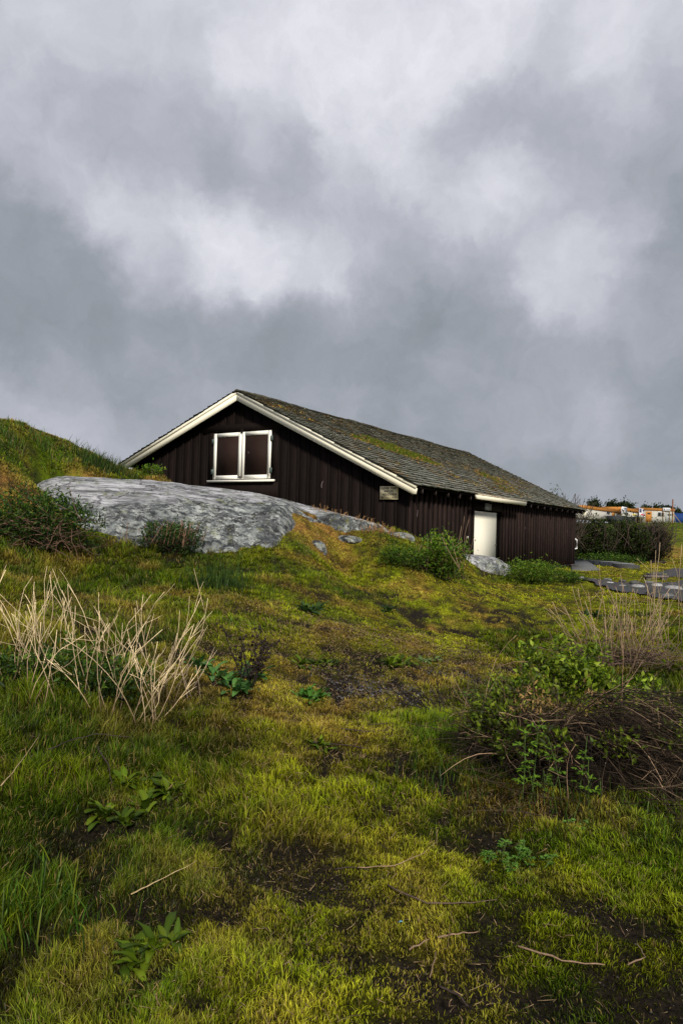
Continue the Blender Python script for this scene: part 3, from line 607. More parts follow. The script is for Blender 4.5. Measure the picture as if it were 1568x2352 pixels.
def text_mesh(body, size, mat_, parent, loc, name='lettering', ax='gable', width=None, align='CENTER'):
    cu_ = bpy.data.curves.new(name, 'FONT'); cu_.body = body; cu_.size = size; cu_.extrude = .0015; cu_.offset = size * .012; cu_.align_x = align
    t = bpy.data.objects.new('tmp_text', cu_); COL.objects.link(t); dg = bpy.context.evaluated_depsgraph_get(); dg.update()
    me = bpy.data.meshes.new_from_object(t.evaluated_get(dg)); bpy.data.objects.remove(t); me.name = name
    me.materials.clear(); me.materials.append(mat_)
    if width:
        xs = [v.co.x for v in me.vertices]; k = width / (max(xs) - min(xs))
        for v in me.vertices: v.co.x *= k
    a = me.color_attributes.new('Col', 'FLOAT_COLOR', 'POINT')
    for d in a.data: d.color = (.01, .01, .01, 1)
    o = bpy.data.objects.new(name, me); COL.objects.link(o); o.parent = parent; o.location = loc
    if ax == 'gable': o.rotation_euler = (math.pi / 2, 0, -math.pi / 2)
    elif ax == 'side': o.rotation_euler = (math.pi / 2, 0, 0)
    return o
# name board
nb0, z1b = plane_pt(873, 1117, 'gable', -.06); nb1, _ = plane_pt(914, 1119, 'gable', -.06); _, z0b = plane_pt(873.5, 1147, 'gable', -.06)
zc = (z1b + z0b) / 2; bwid = nb0 - nb1; bh = z1b - z0b
c0 = HC + HN * (nb0 + nb1) / 2
sg = thing('name_board', 'cream board reading CLOVER POINT ANGLERS ASSOCIATION EST 1933 on the gable wall', 'sign', (c0[0] - HD[0] * .05, c0[1] - HD[1] * .05, zc), PHI)
m = MB(); m.box((-.018, -bwid / 2, -bh / 2), (.012, bwid / 2, bh / 2), (.95, .84, .56)); m.build('board', M_cream, sg)
for body, yz, w_, off in (('CLOVER  POINT', .27, .90, 0), ('ANGLERS', .04, .54, 0), ('ASSOCIATION', -.20, .78, -.04)):
    text_mesh(body, bh * .235, M_plain, sg, (-.0205, bwid * off, bh * yz), width=bwid * w_)
text_mesh('EST', bh * .2, M_plain, sg, (-.0205, bwid * .36, bh * -.43), width=bwid * .2); text_mesh('1933', bh * .2, M_plain, sg, (-.0205, bwid * -.31, bh * -.43), width=bwid * .27)
# plaque over the door
s_, z_ = plane_pt(1120, 1164.5, 'side', -.06); c0 = HC + HD * s_ + HN * -.06
pq = thing('door_plaque', 'small weathered grey plaque above the cream door', 'plaque', (c0[0], c0[1], z_), PHI)
m = MB(); m.box((-.24, -.02, -.095), (.24, .006, .095), (.30, .30, .31)); m.build('plate', M_stone, pq)
m = MB()
for q in range(4):
    for r in range(6): x0 = -.2 + r * .068; m.box((x0, -.0235, .055 - q * .04), (x0 + random.uniform(.03, .055), -.0205, .068 - q * .04), (.05, .05, .05))
m.build('worn_lettering', M_plain, pq)

# ------------------------------------------------------------------ vegetation builders
def leaf_quads(P, D, Wd, L, W, col, bend=.25, up=None):
    """diamond leaf: 4 verts (base,left,right,tip) folded; P base, D direction, Wd side dir"""
    m = len(P); V = np.empty((m, 4, 3)); nn = np.cross(D, Wd)
    V[:, 0] = P; V[:, 1] = P + D * (L * .5)[:, None] - Wd * (W / 2)[:, None] + nn * (W * .15)[:, None]; V[:, 2] = P + D * (L * .5)[:, None] + Wd * (W / 2)[:, None] + nn * (W * .15)[:, None]; V[:, 3] = P + D * L[:, None] - nn * (L * bend)[:, None]
    b = np.arange(m)[:, None] * 4; T = np.concatenate([b + np.array([[0, 2, 3]]), b + np.array([[0, 3, 1]])])
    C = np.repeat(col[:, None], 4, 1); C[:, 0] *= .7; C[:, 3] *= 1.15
    return V.reshape(-1, 3), T, C.reshape(-1, 3)
def rdir(r, m, zb_=.3):
    D = r.normal(0, 1, (m, 3)); D[:, 2] += zb_; D /= np.linalg.norm(D, axis=1)[:, None]; return D
def side(r, D):
    W = np.cross(D, r.normal(0, 1, D.shape)); return W / (np.linalg.norm(W, axis=1)[:, None] + 1e-9)
def crown(m, lumps, n, ls, cols, seed=0, aspect=.45, dark=.35, up=.3, surf=.55):
    r = np.random.default_rng(seed); lumps = np.array(lumps, float); vol = lumps[:, 3] * lumps[:, 4] * lumps[:, 5]; pick = r.choice(len(lumps), n, p=vol / vol.sum()); l = lumps[pick]
    u = rdir(r, n, .15); k = r.uniform(0, 1, n) ** (.33 * (1 - surf)) ; k = k * (1 + .14 * r.normal(0, 1, n))
    # clumping: pull towards random twig tips
    P = l[:, :3] + u * l[:, 3:6] * k[:, None]
    nt_ = max(8, n // 26); tips = P[r.integers(0, n, nt_)]; ti = r.integers(0, nt_, n); sel = r.random(n) < .55
    P[sel] = tips[ti][sel] + r.normal(0, 1, (sel.sum(), 3)) * ls * 1.1
    D = u * .6 + rdir(r, n, up) * .8; D /= np.linalg.norm(D, axis=1)[:, None]; W = side(r, D)
    c = np.array(cols)[r.integers(0, len(cols), n)] * r.uniform(.55, 1.35, (n, 1))
    rel = (P[:, 2] - l[:, 2]) / l[:, 5]; c *= np.clip(dark + (1 - dark) * (.5 + .5 * rel), .25, 1.1)[:, None]  # leaf colour darkened low in each lump for the shaded interior
    L = ls * r.uniform(.6, 1.3, n); V, T, C = leaf_quads(P, D, W, L, L * aspect, c); m.add(V, tri=T, c=C)
def stalk(r, p, d, L, wob=.12, n=5, droop=0):
    pts = [np.array(p, float)]; d = np.array(d, float); d /= np.linalg.norm(d)
    for i in range(n): d = d + r.normal(0, wob, 3) - np.array([0, 0, droop]); d /= np.linalg.norm(d); pts.append(pts[-1] + d * L / n)
    return pts
def bush(name, label, px, py, wpx, hpx, n, ls, cols, stems=25, cat='bush', d=None, group=None, seed=1, depth=.8, stemcol=(.06, .04, .025), lean=(0, 0), nl=7, twigs=0, twc=(.28, .19, .12), aspect=.45, surf=.55, dark=.35, part='foliage'):
    g = ground(px, py) if d is None else None
    if g is None: x = at(px, py, d); g = np.array([x[0], x[1], hz(x[0], x[1])])
    sc = g[1] / Fp; w = wpx * sc; h = hpx * sc; r = np.random.default_rng(seed)
    root = thing(name, label, cat, g, group=group)
    lumps = []
    for q in range(nl):
        a = q / nl * 6.28 + r.uniform(-.4, .4); rr = r.uniform(.15, .33) if q else 0
        hh = h * r.uniform(.42, .6) * (1 - .8 * rr * rr * 4 * .5); lumps.append((math.cos(a) * w * rr + lean[0] * h, math.sin(a) * w * rr * depth, hh * .85, w * r.uniform(.2, .3), w * depth * r.uniform(.2, .3), hh * .95))
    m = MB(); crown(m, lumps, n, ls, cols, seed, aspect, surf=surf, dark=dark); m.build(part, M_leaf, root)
    m = MB()
    for q in range(stems):
        l = lumps[r.integers(0, len(lumps))]; p = (r.normal(0, w * .08), r.normal(0, w * .06), -.02); t = np.array([l[0] + r.normal(0, l[3] * .6), l[1] + r.normal(0, l[4] * .6), l[2] + abs(r.normal(0, l[5] * .5))])
        v = t - p; m.tube(stalk(r, p, v, np.linalg.norm(v), .09), np.linspace(max(.004, .0009 * g[1]), max(.002, .0004 * g[1]), 6), 3, np.array(stemcol) * r.uniform(.6, 1.5))
    for q in range(twigs):
        l = lumps[r.integers(0, len(lumps))]; p = (l[0] + r.normal(0, l[3] * .5), l[1] + r.normal(0, l[4] * .5) - l[4] * .3, l[2] * .6); v = np.array([r.normal(lean[0], .4), r.normal(0, .3), 1]); L = h * r.uniform(.5, .85)
        m.tube(stalk(r, p, v, L, .10), np.linspace(max(.003, .0006 * g[1]), max(.0012, .00035 * g[1]), 6), 3, np.array(twc) * r.uniform(.5, 1.3))
    m.build('stems', M_stem, root); return root, g, r
GR = [(.05, .12, .012), (.075, .16, .015), (.11, .19, .02), (.035, .08, .01)]
DG = [(.03, .075, .012), (.045, .10, .015), (.065, .12, .02), (.018, .04, .008)]
BG = [(.10, .22, .015), (.15, .26, .02), (.07, .15, .012), (.22, .29, .03)]
bush('leafy_bush', 'dark green leafy bush with tangled dead twigs left of the rock outcrop', 90, 1262, 270, 150, 4600, .062, DG + GR, 60, seed=11, depth=.7, lean=(0, 0), nl=12, surf=.3)
bush('leafy_bush', 'dark low bush with upright reddish dry stalks in front of the rock outcrop', 395, 1272, 170, 72, 2600, .05, DG, 30, seed=12, twigs=55, twc=(.22, .12, .08), nl=6, lean=(.2, 0))
bush('leafy_bush', 'bright green leafy bush against the house corner left of the door', 1010, 1332, 125, 108, 3400, .07, BG, 45, seed=13, twigs=12, nl=11, depth=.9, surf=.1)
bush('leafy_bush', 'low spreading green bush between the rock ledge and the taller bush near the door', 925, 1302, 120, 48, 1700, .07, BG + GR, 16, seed=14, nl=7, aspect=.25, surf=.2)
bush('leafy_bush', 'rounded low bright green mound just right of the cream door', 1235, 1339, 160, 45, 3600, .085, BG, 12, seed=15, nl=9, depth=.7, aspect=.22, surf=.7, dark=.5)
bush('leafy_bush', 'small green clump beside the bottom corner of the long brown wall', 1312, 1338, 80, 22, 900, .07, GR, 6, seed=16, nl=4, aspect=.25)
bush('leafy_bush', 'small leafy clump in the grass above the left end of the outcrop', 350, 1112, 60, 30, 500, .07, BG, 8, seed=17, nl=3, d=17.6)
# dead twigs under the left bush
g = ground(110, 1262); r = np.random.default_rng(3); rt = thing('dead_twig_tangle', 'tangle of thin brown dead twigs hanging under the left leafy bush', 'dead twigs', g); m = MB()
for q in range(90):
    p = (r.uniform(-.5, .65), r.uniform(-.45, -.25), r.uniform(.02, .45)); m.tube(stalk(r, p, (r.normal(0, 1), r.normal(-.2, .3), r.normal(-.15, .35)), r.uniform(.25, .7), .18), np.linspace(.006, .003, 6), 3, np.array([.17, .10, .07]) * r.uniform(.4, 1.6))
m.build('twigs', M_stem, rt)
# grass tufts on skyline
def tuft(label, px, py, n, L, spread, cols, d=None, w=None, seed=0, cat='grass tuft', lean=0., group=None, name='grass_tuft', wpx=.0009):
    g = ground(px, py) if d is None else at(px, py, d); g = np.array([g[0], g[1], hz(g[0], g[1])]); r = np.random.default_rng(seed + int(px))
    m = MB(); P = np.c_[r.normal(0, spread, n), r.normal(0, spread * .6, n), np.zeros(n)]; P[:, 2] = height(P[:, 0] + g[0], P[:, 1] + g[1]) - g[2] - .01
    a = r.uniform(0, 6.28, n); le = r.uniform(.05, .6, n); l = L * r.uniform(.4, 1.15, n); W = np.maximum(.004, g[1] * wpx) * r.uniform(.6, 1.2, n) if w is None else w * r.uniform(.6, 1.2, n)
    dx = np.cos(a) * le + lean; dy = np.sin(a) * le; wa = r.uniform(0, 3.14, n); wx, wy = np.cos(wa) * W / 2, np.sin(wa) * W / 2; o = np.zeros(n)
    V = np.empty((n, 7, 3)); 
    for i, (t, kk) in enumerate(((0, 1), (.4, .9), (.75, .6))):
        c = P + np.c_[dx * l * t ** 1.7, dy * l * t ** 1.7, l * t * (1 - .25 * t * le)]; V[:, i*2] = c - np.c_[wx, wy, o] * kk; V[:, i*2+1] = c + np.c_[wx, wy, o] * kk
    V[:, 6] = P + np.c_[dx * l, dy * l, l * (1 - .35 * le)]
    c = np.array(cols)[r.integers(0, len(cols), n)] * r.uniform(.5, 1.4, (n, 1)); C = np.repeat(c[:, None], 7, 1) * np.array([.4, .4, .8, .8, 1, 1, 1.2])[None, :, None]
    b = np.arange(n)[:, None] * 7; T = np.concatenate([b + np.array([t]) for t in [(0,1,3),(0,3,2),(2,3,5),(2,5,4),(4,5,6)]])
    m.add(V.reshape(-1, 3), tri=T, c=C.reshape(-1, 3)); ob = m.build(name, M_grass); ob.location = [float(v) for v in g]
    return tag(ob, label, cat, group)
TG = 'long grass tufts on the hill crest'
tuft('long dark grass tuft on the hill crest beside the left roof edge', 235, 1078, 600, .42, .34, DG + [(.1, .1, .03)], group=TG, lean=.15)
tuft('long grass tuft on the hill crest at the left edge of the photo', 12, 1000, 300, .25, .30, GR + [(.2, .17, .05)], group=TG)
tuft('thin grass tuft midway down the hill crest', 110, 1035, 300, .26, .45, GR + [(.2, .17, .05)], group=TG)
tuft('dark upright tuft of long grass in the turf below the outcrop', 505, 1352, 420, .42, .22, DG, lean=0)
tuft('tall blade clump at the left edge of the foreground', 30, 2120, 220, .19, .16, GR + [(.14, .17, .01)], w=.006)

# rosettes of broad leaves
def broad(m, p, az, el, L, W, col, r, curl=.9, segs=5):
    d = np.array([math.cos(az) * math.cos(el), math.sin(az) * math.cos(el), math.sin(el)]); sd = np.array([-math.sin(az), math.cos(az), 0.]); pts = []; q = np.array(p, float); e = el
    for i in range(segs + 1):
        t = i / segs; w = W * (math.sin(min(t * 1.05, 1) * math.pi * .86 + .12)) * (.35 + .65 * min(1, t * 2)); up = np.array([-math.cos(az) * math.sin(e), -math.sin(az) * math.sin(e), math.cos(e)])
        tw = r.normal(0, .003); wav = .12 * W * math.sin(t * 9 + az * 3)
        pts += [q - sd * w / 2 + up * (w * .18 + wav), q + up * tw, q + sd * w / 2 + up * (w * .18 - wav)]
        q = q + np.array([math.cos(az) * math.cos(e), math.sin(az) * math.cos(e), math.sin(e)]) * L / segs; e -= curl / segs
    Q = []
    for i in range(segs): Q += [(i*3, i*3+1, i*3+4, i*3+3), (i*3+1, i*3+2, i*3+5, i*3+4)]
    c = np.tile(col, (len(pts), 1)); c[1::3] *= 1.35; m.add(pts, quad=Q, c=c)
def rosette(label, spots, L, W, nlv, cols, seed=0, group='broad leaved rosettes in the turf', el=(.25, 1.2)):
    r = np.random.default_rng(seed); root = None
    for k, (px, py) in enumerate(spots):
        g = ground(px, py)
        if root is None: root = thing('leaf_rosette', label, 'plant', g, group=group); o = g; m = MB()
        for q in range(nlv):
            az = r.uniform(0, 6.28); e = r.uniform(*el); s = r.uniform(.55, 1.1); off = r.normal(0, L * .15, 2)
            broad(m, (g[0] - o[0] + off[0], g[1] - o[1] + off[1], g[2] - o[2] - .005), az, e, L * s, W * s, np.array(cols[r.integers(0, len(cols))]) * r.uniform(.65, 1.25), r, curl=r.uniform(.4, 1.4))
    m.build('leaves', M_leaf, root, smooth=True)
LC = [(.075, .125, .006), (.11, .16, .008), (.045, .08, .005)]
rosette('broad rounded leaf rosette in the left foreground grass', [(290, 1895), (330, 1860), (240, 1880)], .115, .042, 16, LC, 1)
rosette('broad leaf rosette just behind the larger one in the left foreground', [(385, 1825), (350, 1800), (290, 1800)], .11, .04, 13, LC, 2)
rosette('pointed leaf rosette near the bottom left of the foreground', [(350, 2190), (310, 2220), (390, 2170)], .12, .034, 14, LC, 3)
rosette('dark compact leaf rosette alone on the mossy slope', [(712, 1408), (700, 1405), (728, 1406)], .20, .05, 18, [(.03, .07, .015), (.045, .09, .02)], 4)
rosette('wide patch of narrow green leaves behind the gravel patch on the left', [(690, 1535), (720, 1530), (750, 1532)], .17, .045, 13, LC, 5)
rosette('small clump of glossy leaves left of the gravel patch', [(690, 1608), (715, 1612), (735, 1608)], .15, .045, 13, [(.06, .17, .02), (.09, .2, .03)], 6)
rosette('leafy clump right behind the gravel patch', [(900, 1535), (925, 1532)], .17, .05, 16, LC, 7)
rosette('flat pale green leaf rosette beside the clump behind the gravel', [(972, 1520), (985, 1518)], .15, .05, 10, [(.12, .19, .05), (.15, .22, .06)], 8, el=(.1, .6))
rosette('large spread of upright green leaves at the foot of the blackened seed stalks', [(490, 1560), (520, 1575), (545, 1590), (460, 1535), (570, 1560)], .19, .055, 16, [(.05, .13, .03), (.08, .18, .04)], 9)
rosette('small dark leaf clump on the slope right of the boulder', [(895, 1408), (890, 1406)], .16, .04, 12, [(.03, .07, .015)], 10)
rosette('small dark leaf clump beside the worn path near the dry stalks', [(1345, 1415), (1365, 1420)], .2, .05, 14, [(.03, .06, .015)], 12)
rosette('low leaf clump in the grass below the gravel patch', [(730, 1715), (745, 1722)], .10, .03, 14, LC, 13)

# dry pale stalks over green plant (left)
def dry_plant(label, roots, n, hh, tops, c_lo, c_hi, rad_, seed, spread=(.5, .3), branch=3, lean=(0, 0), wob=.07, name='dry_stalk_plant', angsp=.35):
    g = ground(*roots); r = np.random.default_rng(seed); rt = thing(name, label, 'dead plant', g); m = MB(); m2 = MB()
    for q in range(n):
        p = np.array([r.uniform(-1, 1) * spread[0], r.uniform(-1, 1) * spread[1], 0]); p[2] = hz(g[0] + p[0], g[1] + p[1]) - g[2] - .02
        d = np.array([r.normal(lean[0] + p[0] * .25, angsp), r.normal(lean[1], angsp * .7), 1.0]); L = hh * r.uniform(.45, 1.05)
        pts = stalk(r, p, d, L, wob, 7); k = r.uniform(.7, 1.25); m.tube(pts, np.linspace(rad_, rad_ * .55, 8), 4, np.array(c_lo) * k, np.array(c_hi) * k)
        for b in range(r.integers(0, branch + 1)):
            i = r.integers(3, 7); dd = np.array(pts[i]) - pts[i-1]; dd = dd / np.linalg.norm(dd) + r.normal(0, .45, 3); dd[2] = abs(dd[2]); m.tube(stalk(r, pts[i], dd, L * r.uniform(.15, .4), .06, 4), np.linspace(rad_ * .6, rad_ * .35, 5), 3, np.array(c_hi) * k * .8, np.array(c_hi) * k)
    m.build('stalks', M_stem, rt); return rt, g, r
rt, g, r = dry_plant('large stand of bleached pale dry stalks over green leaves in the left foreground', (150, 1592), 84, .86, None, (.15, .095, .055), (.84, .66, .40), .0034, 21, spread=(.68, .3), branch=4, angsp=.30, wob=.15)
m = MB(); crown(m, [(-.45, -.05, .10, .3, .2, .17), (.0, .05, .12, .3, .2, .18), (.38, 0, .09, .2, .2, .12), (-.75, -.05, .1, .22, .2, .15)], 3200, .042, GR + DG, 31, surf=.2, dark=.2); m.build('foliage', M_leaf, rt)
dry_plant('few thinner dry pale stalks right of the large bleached stand', (395, 1600), 9, .62, None, (.10, .07, .05), (.62, .48, .32), .0045, 22, spread=(.22, .12), branch=3, angsp=.3)
rt, g, r = dry_plant('brown and straw dry stalk clump beside the gravel lot on the right', (1425, 1535), 64, .98, None, (.09, .055, .04), (.42, .30, .18), .0055, 23, spread=(.45, .3), branch=2, angsp=.28)
m = MB()
for q in range(260):
    p = np.array([r.normal(0, .42), r.normal(0, .2), r.uniform(.0, .16)]); m.tube(stalk(r, p, (r.normal(.3, 1), r.normal(0, .4), r.normal(.1, .2)), r.uniform(.2, .6), .12, 4), .0035, 3, np.array([.12, .08, .06]) * r.uniform(.3, 1.6))
m.build('thatch', M_stem, rt)
dry_plant('sparse tall thin pale stalks rising right of the straw clump', (1530, 1490), 14, 1.35, None, (.18, .12, .08), (.6, .45, .28), .005, 24, spread=(.35, .3), branch=1, angsp=.15)
rt, g, r = dry_plant('a few thin bare stalks in front of the bush by the house corner', (1050, 1262+68), 7, 1.35, None, (.15, .10, .07), (.34, .22, .15), .007, 25, spread=(.12, .1), branch=1, angsp=.15, lean=(.2, 0))
dry_plant('rusty brown seeding weeds along the orange mound below the gable', (810, 1205), 90, .26, None, (.20, .10, .04), (.42, .24, .10), .006, 26, spread=(.85, .2), branch=4, angsp=.3, name='rusty_weeds')
dry_plant('rusty brown weeds on the slope near the house corner', (880, 1228), 50, .22, None, (.20, .10, .04), (.40, .22, .10), .006, 27, spread=(.5, .2), branch=4, angsp=.3, name='rusty_weeds')
# blackened seed-head plant
g = ground(555, 1580); r = np.random.default_rng(41); rt = thing('seed_head_plant', 'blackened dead plant with dark knobbly seed heads among green leaves', 'dead plant', g); m = MB(); m2 = MB()
for q in range(11):
    d = np.array([r.normal(.25, .35), r.normal(0, .2), 1]); pts = stalk(r, (r.normal(.02, .05), 0, -.02), d, r.uniform(.3, .58), .08, 6); m.tube(pts, np.linspace(.006, .003, 7), 4, (.02, .014, .012))
    for i in range(3, 7):
        for b in range(3):
            e = np.array(pts[i]) + r.normal(0, .025, 3); m.tube([pts[i], e], .002, 3, (.02, .014, .012)); stone(m2, e, .012, .012, .013, (.022, .014, .012), seed=q * 30 + i * 3 + b, res=1)
m.build('stems', M_stem, rt); m2.build('seed_heads', M_stem, rt)
# black twigs by gravel
g = ground(1020, 1650); r = np.random.default_rng(42); rt = thing('blackened_twigs', 'fan of charred black twigs right of the gravel patch', 'dead plant', g); m = MB()
for q in range(13):
    m.tube(stalk(r, (r.normal(0, .04), 0, -.01), (r.normal(-.8, .5), r.normal(.2, .3), r.uniform(.3, .9)), r.uniform(.3, .5), .08, 5), np.linspace(.0065, .002, 6), 4, (.018, .014, .013))
m.build('twigs', M_stem, rt)

# big shrub right
gC = ground(1390, 1800); r = np.random.default_rng(51)
rt = thing('collapsed_shrub', 'large collapsed shrub of dark dead stems topped with fresh green leaves on the right', 'shrub', gC)
T0 = at(1270, 1640, gC[1] + .35) - gC     # crest
m = MB()
core = MB(); stone(core, np.array([.20, .18, -.04]), .90, .40, .24, (.010, .007, .005), 3, rot=-.30, lump=.3, res=4)
core.build('dark_core', M_moss, rt, smooth=True)
def mound(x, y):
    a = -.22; X = (x - .18) * math.cos(a) + (y - .12) * math.sin(a); Y = -(x - .18) * math.sin(a) + (y - .12) * math.cos(a)
    z = max(0, 1 - (X / 1.15) ** 2 - (Y / .60) ** 2) ** .7 * .42 * (1 + .5 * float(fbm(np.array([x * 2.5]), np.array([y * 3.]), 401, 2)[0]))
    return z
def forked(m, p, d, L, rad0, c, depth=0, k=5):
    pts = [np.array(p, float)]; d = np.array(d, float); d /= np.linalg.norm(d) + 1e-6; cur = r.normal(0, .10, 3)
    for i in range(k):
        d = d + cur + r.normal(0, .09, 3); d[2] -= .05; d /= np.linalg.norm(d); q_ = pts[-1] + d * L / k; q_[2] = max(q_[2], .008 + r.uniform(0, .03)); pts.append(q_)
        if depth < 1 and r.random() < .22: forked(m, q_, d + r.normal(0, .55, 3), L * r.uniform(.25, .5), rad0 * .6, c, depth + 1, 3)
    m.tube(pts, np.linspace(rad0, rad0 * .5, k + 1), 3, c * .8, c * 1.2)
for q in range(3600):
    x = r.uniform(-.68, 1.2); y = .12 + (x - .18) * -.22 + r.normal(0, .28); h = mound(x, y); z = h * r.uniform(.35, 1.08) + r.uniform(0, .03)
    if h < .02 and r.random() < .75: continue
    if x < -.15: d = (r.normal(-.15, .9), r.normal(-.35, .6), r.normal(.1, .45))
    else: d = (r.normal(.75, .4), r.normal(-.55, .35), r.normal(-.08, .22))
    gz_ = hz(gC[0] + x, gC[1] + y) - gC[2]; t = r.random(); c = np.array([.36, .24, .15]) * (r.uniform(.6, 1.3) if t > .92 else r.uniform(.02, .20))
    forked(m, (x, y, max(0, gz_) + z), d, r.uniform(.12, .5), r.uniform(.0014, .0032), c)
for q in range(60):
    x, y = r.uniform(-.8, .7), r.uniform(.1, .5); z = mound(x, y); m.tube(stalk(r, (x, y, z * .8), (r.normal(.5, .7), r.normal(0, .4), r.uniform(.2, 1)), r.uniform(.2, .6), .1, 6, droop=.08), np.linspace(.0045, .002, 7), 3, np.array([.22, .14, .09]) * r.uniform(.4, 1.4))
m.build('dead_stems', M_stem, rt)
m = MB()
lum = []
for (px, py, w, h) in [(1240,1560,.22,.12),(1330,1540,.26,.13),(1410,1565,.24,.12),(1180,1600,.2,.09),(1290,1590,.28,.08),(1390,1590,.26,.08),(1225,1510,.08,.14),(1120,1600,.16,.06),(1290,1490,.07,.1),(1360,1500,.09,.08),(1430,1610,.13,.07),(1460,1590,.1,.08),(1480,1625,.10,.06)]:
    p = at(px, py, gC[1] + .50) - gC
    for _ in range(3): lum.append((p[0] + r.normal(0, w * .6), p[1] + r.normal(0, .1), p[2] - .02 + r.normal(0, h * .45), w * r.uniform(.25, .55), .10, h * r.uniform(.35, .7)))
lum += [(-.55, .0, .22, .12, .1, .10), (-.35, -.15, .26, .1, .08, .08), (.0, -.2, .28, .12, .08, .07), (.35, -.1, .30, .12, .1, .07), (-.62, .2, .25, .15, .1, .14)]
crown(m, lum, 4600, .044, [(.14, .22, .012), (.20, .29, .02), (.08, .14, .010), (.26, .34, .03)], 52, aspect=.5, surf=.15, dark=.5)
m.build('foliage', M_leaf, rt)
m = MB(); crown(m, [(-.42, .12, .40, .22, .12, .08), (.05, .2, .42, .35, .12, .05)], 170, .04, [(.42, .27, .10), (.30, .18, .08)], 53, aspect=.35, up=-.4, dark=.8); m.build('withered_leaves', M_leaf, rt)
m = MB()
for (px, py) in [(1225,1500),(1190,1600),(1400,1560),(1330,1500),(1290,1560),(1240,1640),(1430,1600)] * 3:
    p = at(px + r.normal(0, 15), py, gC[1] + .55) - gC; b = (p[0] + r.normal(0, .1), p[1], .1); m.tube(stalk(r, b, p - b, np.linalg.norm(p - b), .06, 5), np.linspace(.005, .003, 6), 4, (.08, .12, .03))
m.build('green_stems', M_stem, rt)
tuft('fresh grass growing through the front edge of the collapsed shrub', 1330, 1845, 420, .15, .42, GR + [(.2, .2, .03)], w=.005, name='grass_tuft')
tuft('green grass clump at the left foot of the collapsed shrub', 1150, 1790, 380, .16, .22, GR + [(.16, .18, .02)], w=.005)
# palmate leaf plants in front of it
def palmate(m, ms, r, g0, base, top, nl, L, col):
    b = np.array(base); t = np.array(top); pts = stalk(r, b, t - b, np.linalg.norm(t - b), .05, 6); ms.tube(pts, np.linspace(.003, .0018, 7), 4, (.07, .12, .025))
    for q in range(nl):
        i = r.integers(2, 7); az = r.uniform(0, 6.28); pl = L * r.uniform(.5, 1.0); e = np.array(pts[i]) + np.array([math.cos(az), math.sin(az) * .8, r.uniform(.1, .8)]) * pl * .7; ms.tube([pts[i], e], .0014, 3, (.08, .14, .03))
        for k in range(5): broad(m, e, az + (k - 2) * .55, r.uniform(.1, .7), pl, pl * .36, np.array(col) * r.uniform(.7, 1.3), r, curl=.7, segs=3)
def palm_plant(label, spots, L, col, seed, nl=7, group='young palmate plants'):
    r = np.random.default_rng(seed); o = None; m = MB(); ms = MB()
    for (bx, by, tx, ty) in spots:
        g = ground(bx, by)
        if o is None: o = g
        tp = at(tx, ty, g[1] + r.uniform(-.03, .03)); palmate(m, ms, r, o, g - o, tp - o, nl, L, col)
    rt = thing('palmate_plant', label, 'plant', o, group=group); m.build('leaves', M_leaf, rt, smooth=True); ms.build('stems', M_stem, rt)
pc = (.13, .24, .02)
palm_plant('tall fresh green plant at the left front of the collapsed shrub', [(1200,1858,1195,1690),(1215,1858,1245,1680),(1230,1858,1230,1730)], .045, pc, 61, 8)
palm_plant('pair of fresh green sprigs in the middle of the dark dead stems', [(1290,1858,1290,1685),(1330,1858,1335,1690),(1350,1858,1360,1745)], .05, pc, 62, 7)
palm_plant('low green leafy plant between the two groups of sprigs', [(1260,1858,1275,1760),(1250,1858,1250,1770)], .04, (.1, .19, .02), 63, 7)
palm_plant('clover like plant low in the foreground turf right of centre', [(1120,1990,1125,1960),(1150,1985,1160,1935),(1180,1995,1190,1945),(1215,2005,1225,1960),(1250,2000,1265,1970),(1170,2010,1165,1975),(1200,1985,1205,1930)], .03, (.10, .21, .03), 64, 8)
palm_plant('few small round leaves in the turf above the clover like plant', [(1300,1910,1310,1880),(1330,1915,1335,1890)], .025, (.12, .24, .04), 65, 4)
palm_plant('tangle of small green leaves along the left edge of the collapsed shrub', [(1100,1640,1100,1590),(1130,1640,1125,1580),(1160,1640,1160,1585),(1080,1630,1065,1600),(1150,1650,1140,1610)], .05, (.09, .18, .02), 66, 9)

# fallen sticks
def stick(label, pts, rad_, col, lift=.02):
    W = []
    for (px, py) in pts: g = ground(px, py); W.append(g + np.array([0, 0, lift]))
    o = W[0]; W = [w - o for w in W]; m = MB(); r = np.random.default_rng(int(pts[0][0]))
    P = []
    for i in range(len(W) - 1):
        for t in np.linspace(0, 1, 5)[:-1 if i < len(W) - 2 else None]: P.append(W[i] * (1 - t) + W[i+1] * t + r.normal(0, .0018, 3))
    m.tube(P, np.linspace(rad_ * .8, rad_ * .35, len(P)) * r.uniform(.75, 1.25, len(P)), 6, np.array(col) * .8, col); ob = m.build('stick', M_stem); ob.location = [float(v) for v in o]; tag(ob, label, 'stick', 'fallen sticks and twigs on the turf')
PALE = (.26, .17, .11); DRK = (.05, .035, .03)
stick('pale thick stick lying near the bottom right of the turf', [(1190,2190),(1290,2222),(1390,2238)], .005, PALE)
stick('pale stick with a broken end below the dark foreground twig', [(1005,2170),(1050,2158),(1100,2158)], .0045, PALE)
stick('short pale angled stick left of the broken one', [(938,2198),(985,2175)], .005, PALE)
stick('dark twig running across the middle foreground', [(890,2050),(980,2088),(1060,2090),(1140,2078)], .005, (.12, .08, .06))
stick('curved arching dead stem in the middle of the foreground', [(820,2010),(905,2008),(970,1985),(1002,1950),(1003,1922)], .003, (.33, .22, .14), .03)
stick('thin dark twig lying across the turf left of the arching stem', [(770,2012),(810,2008),(850,2012)], .0035, DRK)
stick('straight pale straw piece at the left front of the collapsed shrub', [(1037,1730),(1072,1735)], .004, (.55, .42, .28))
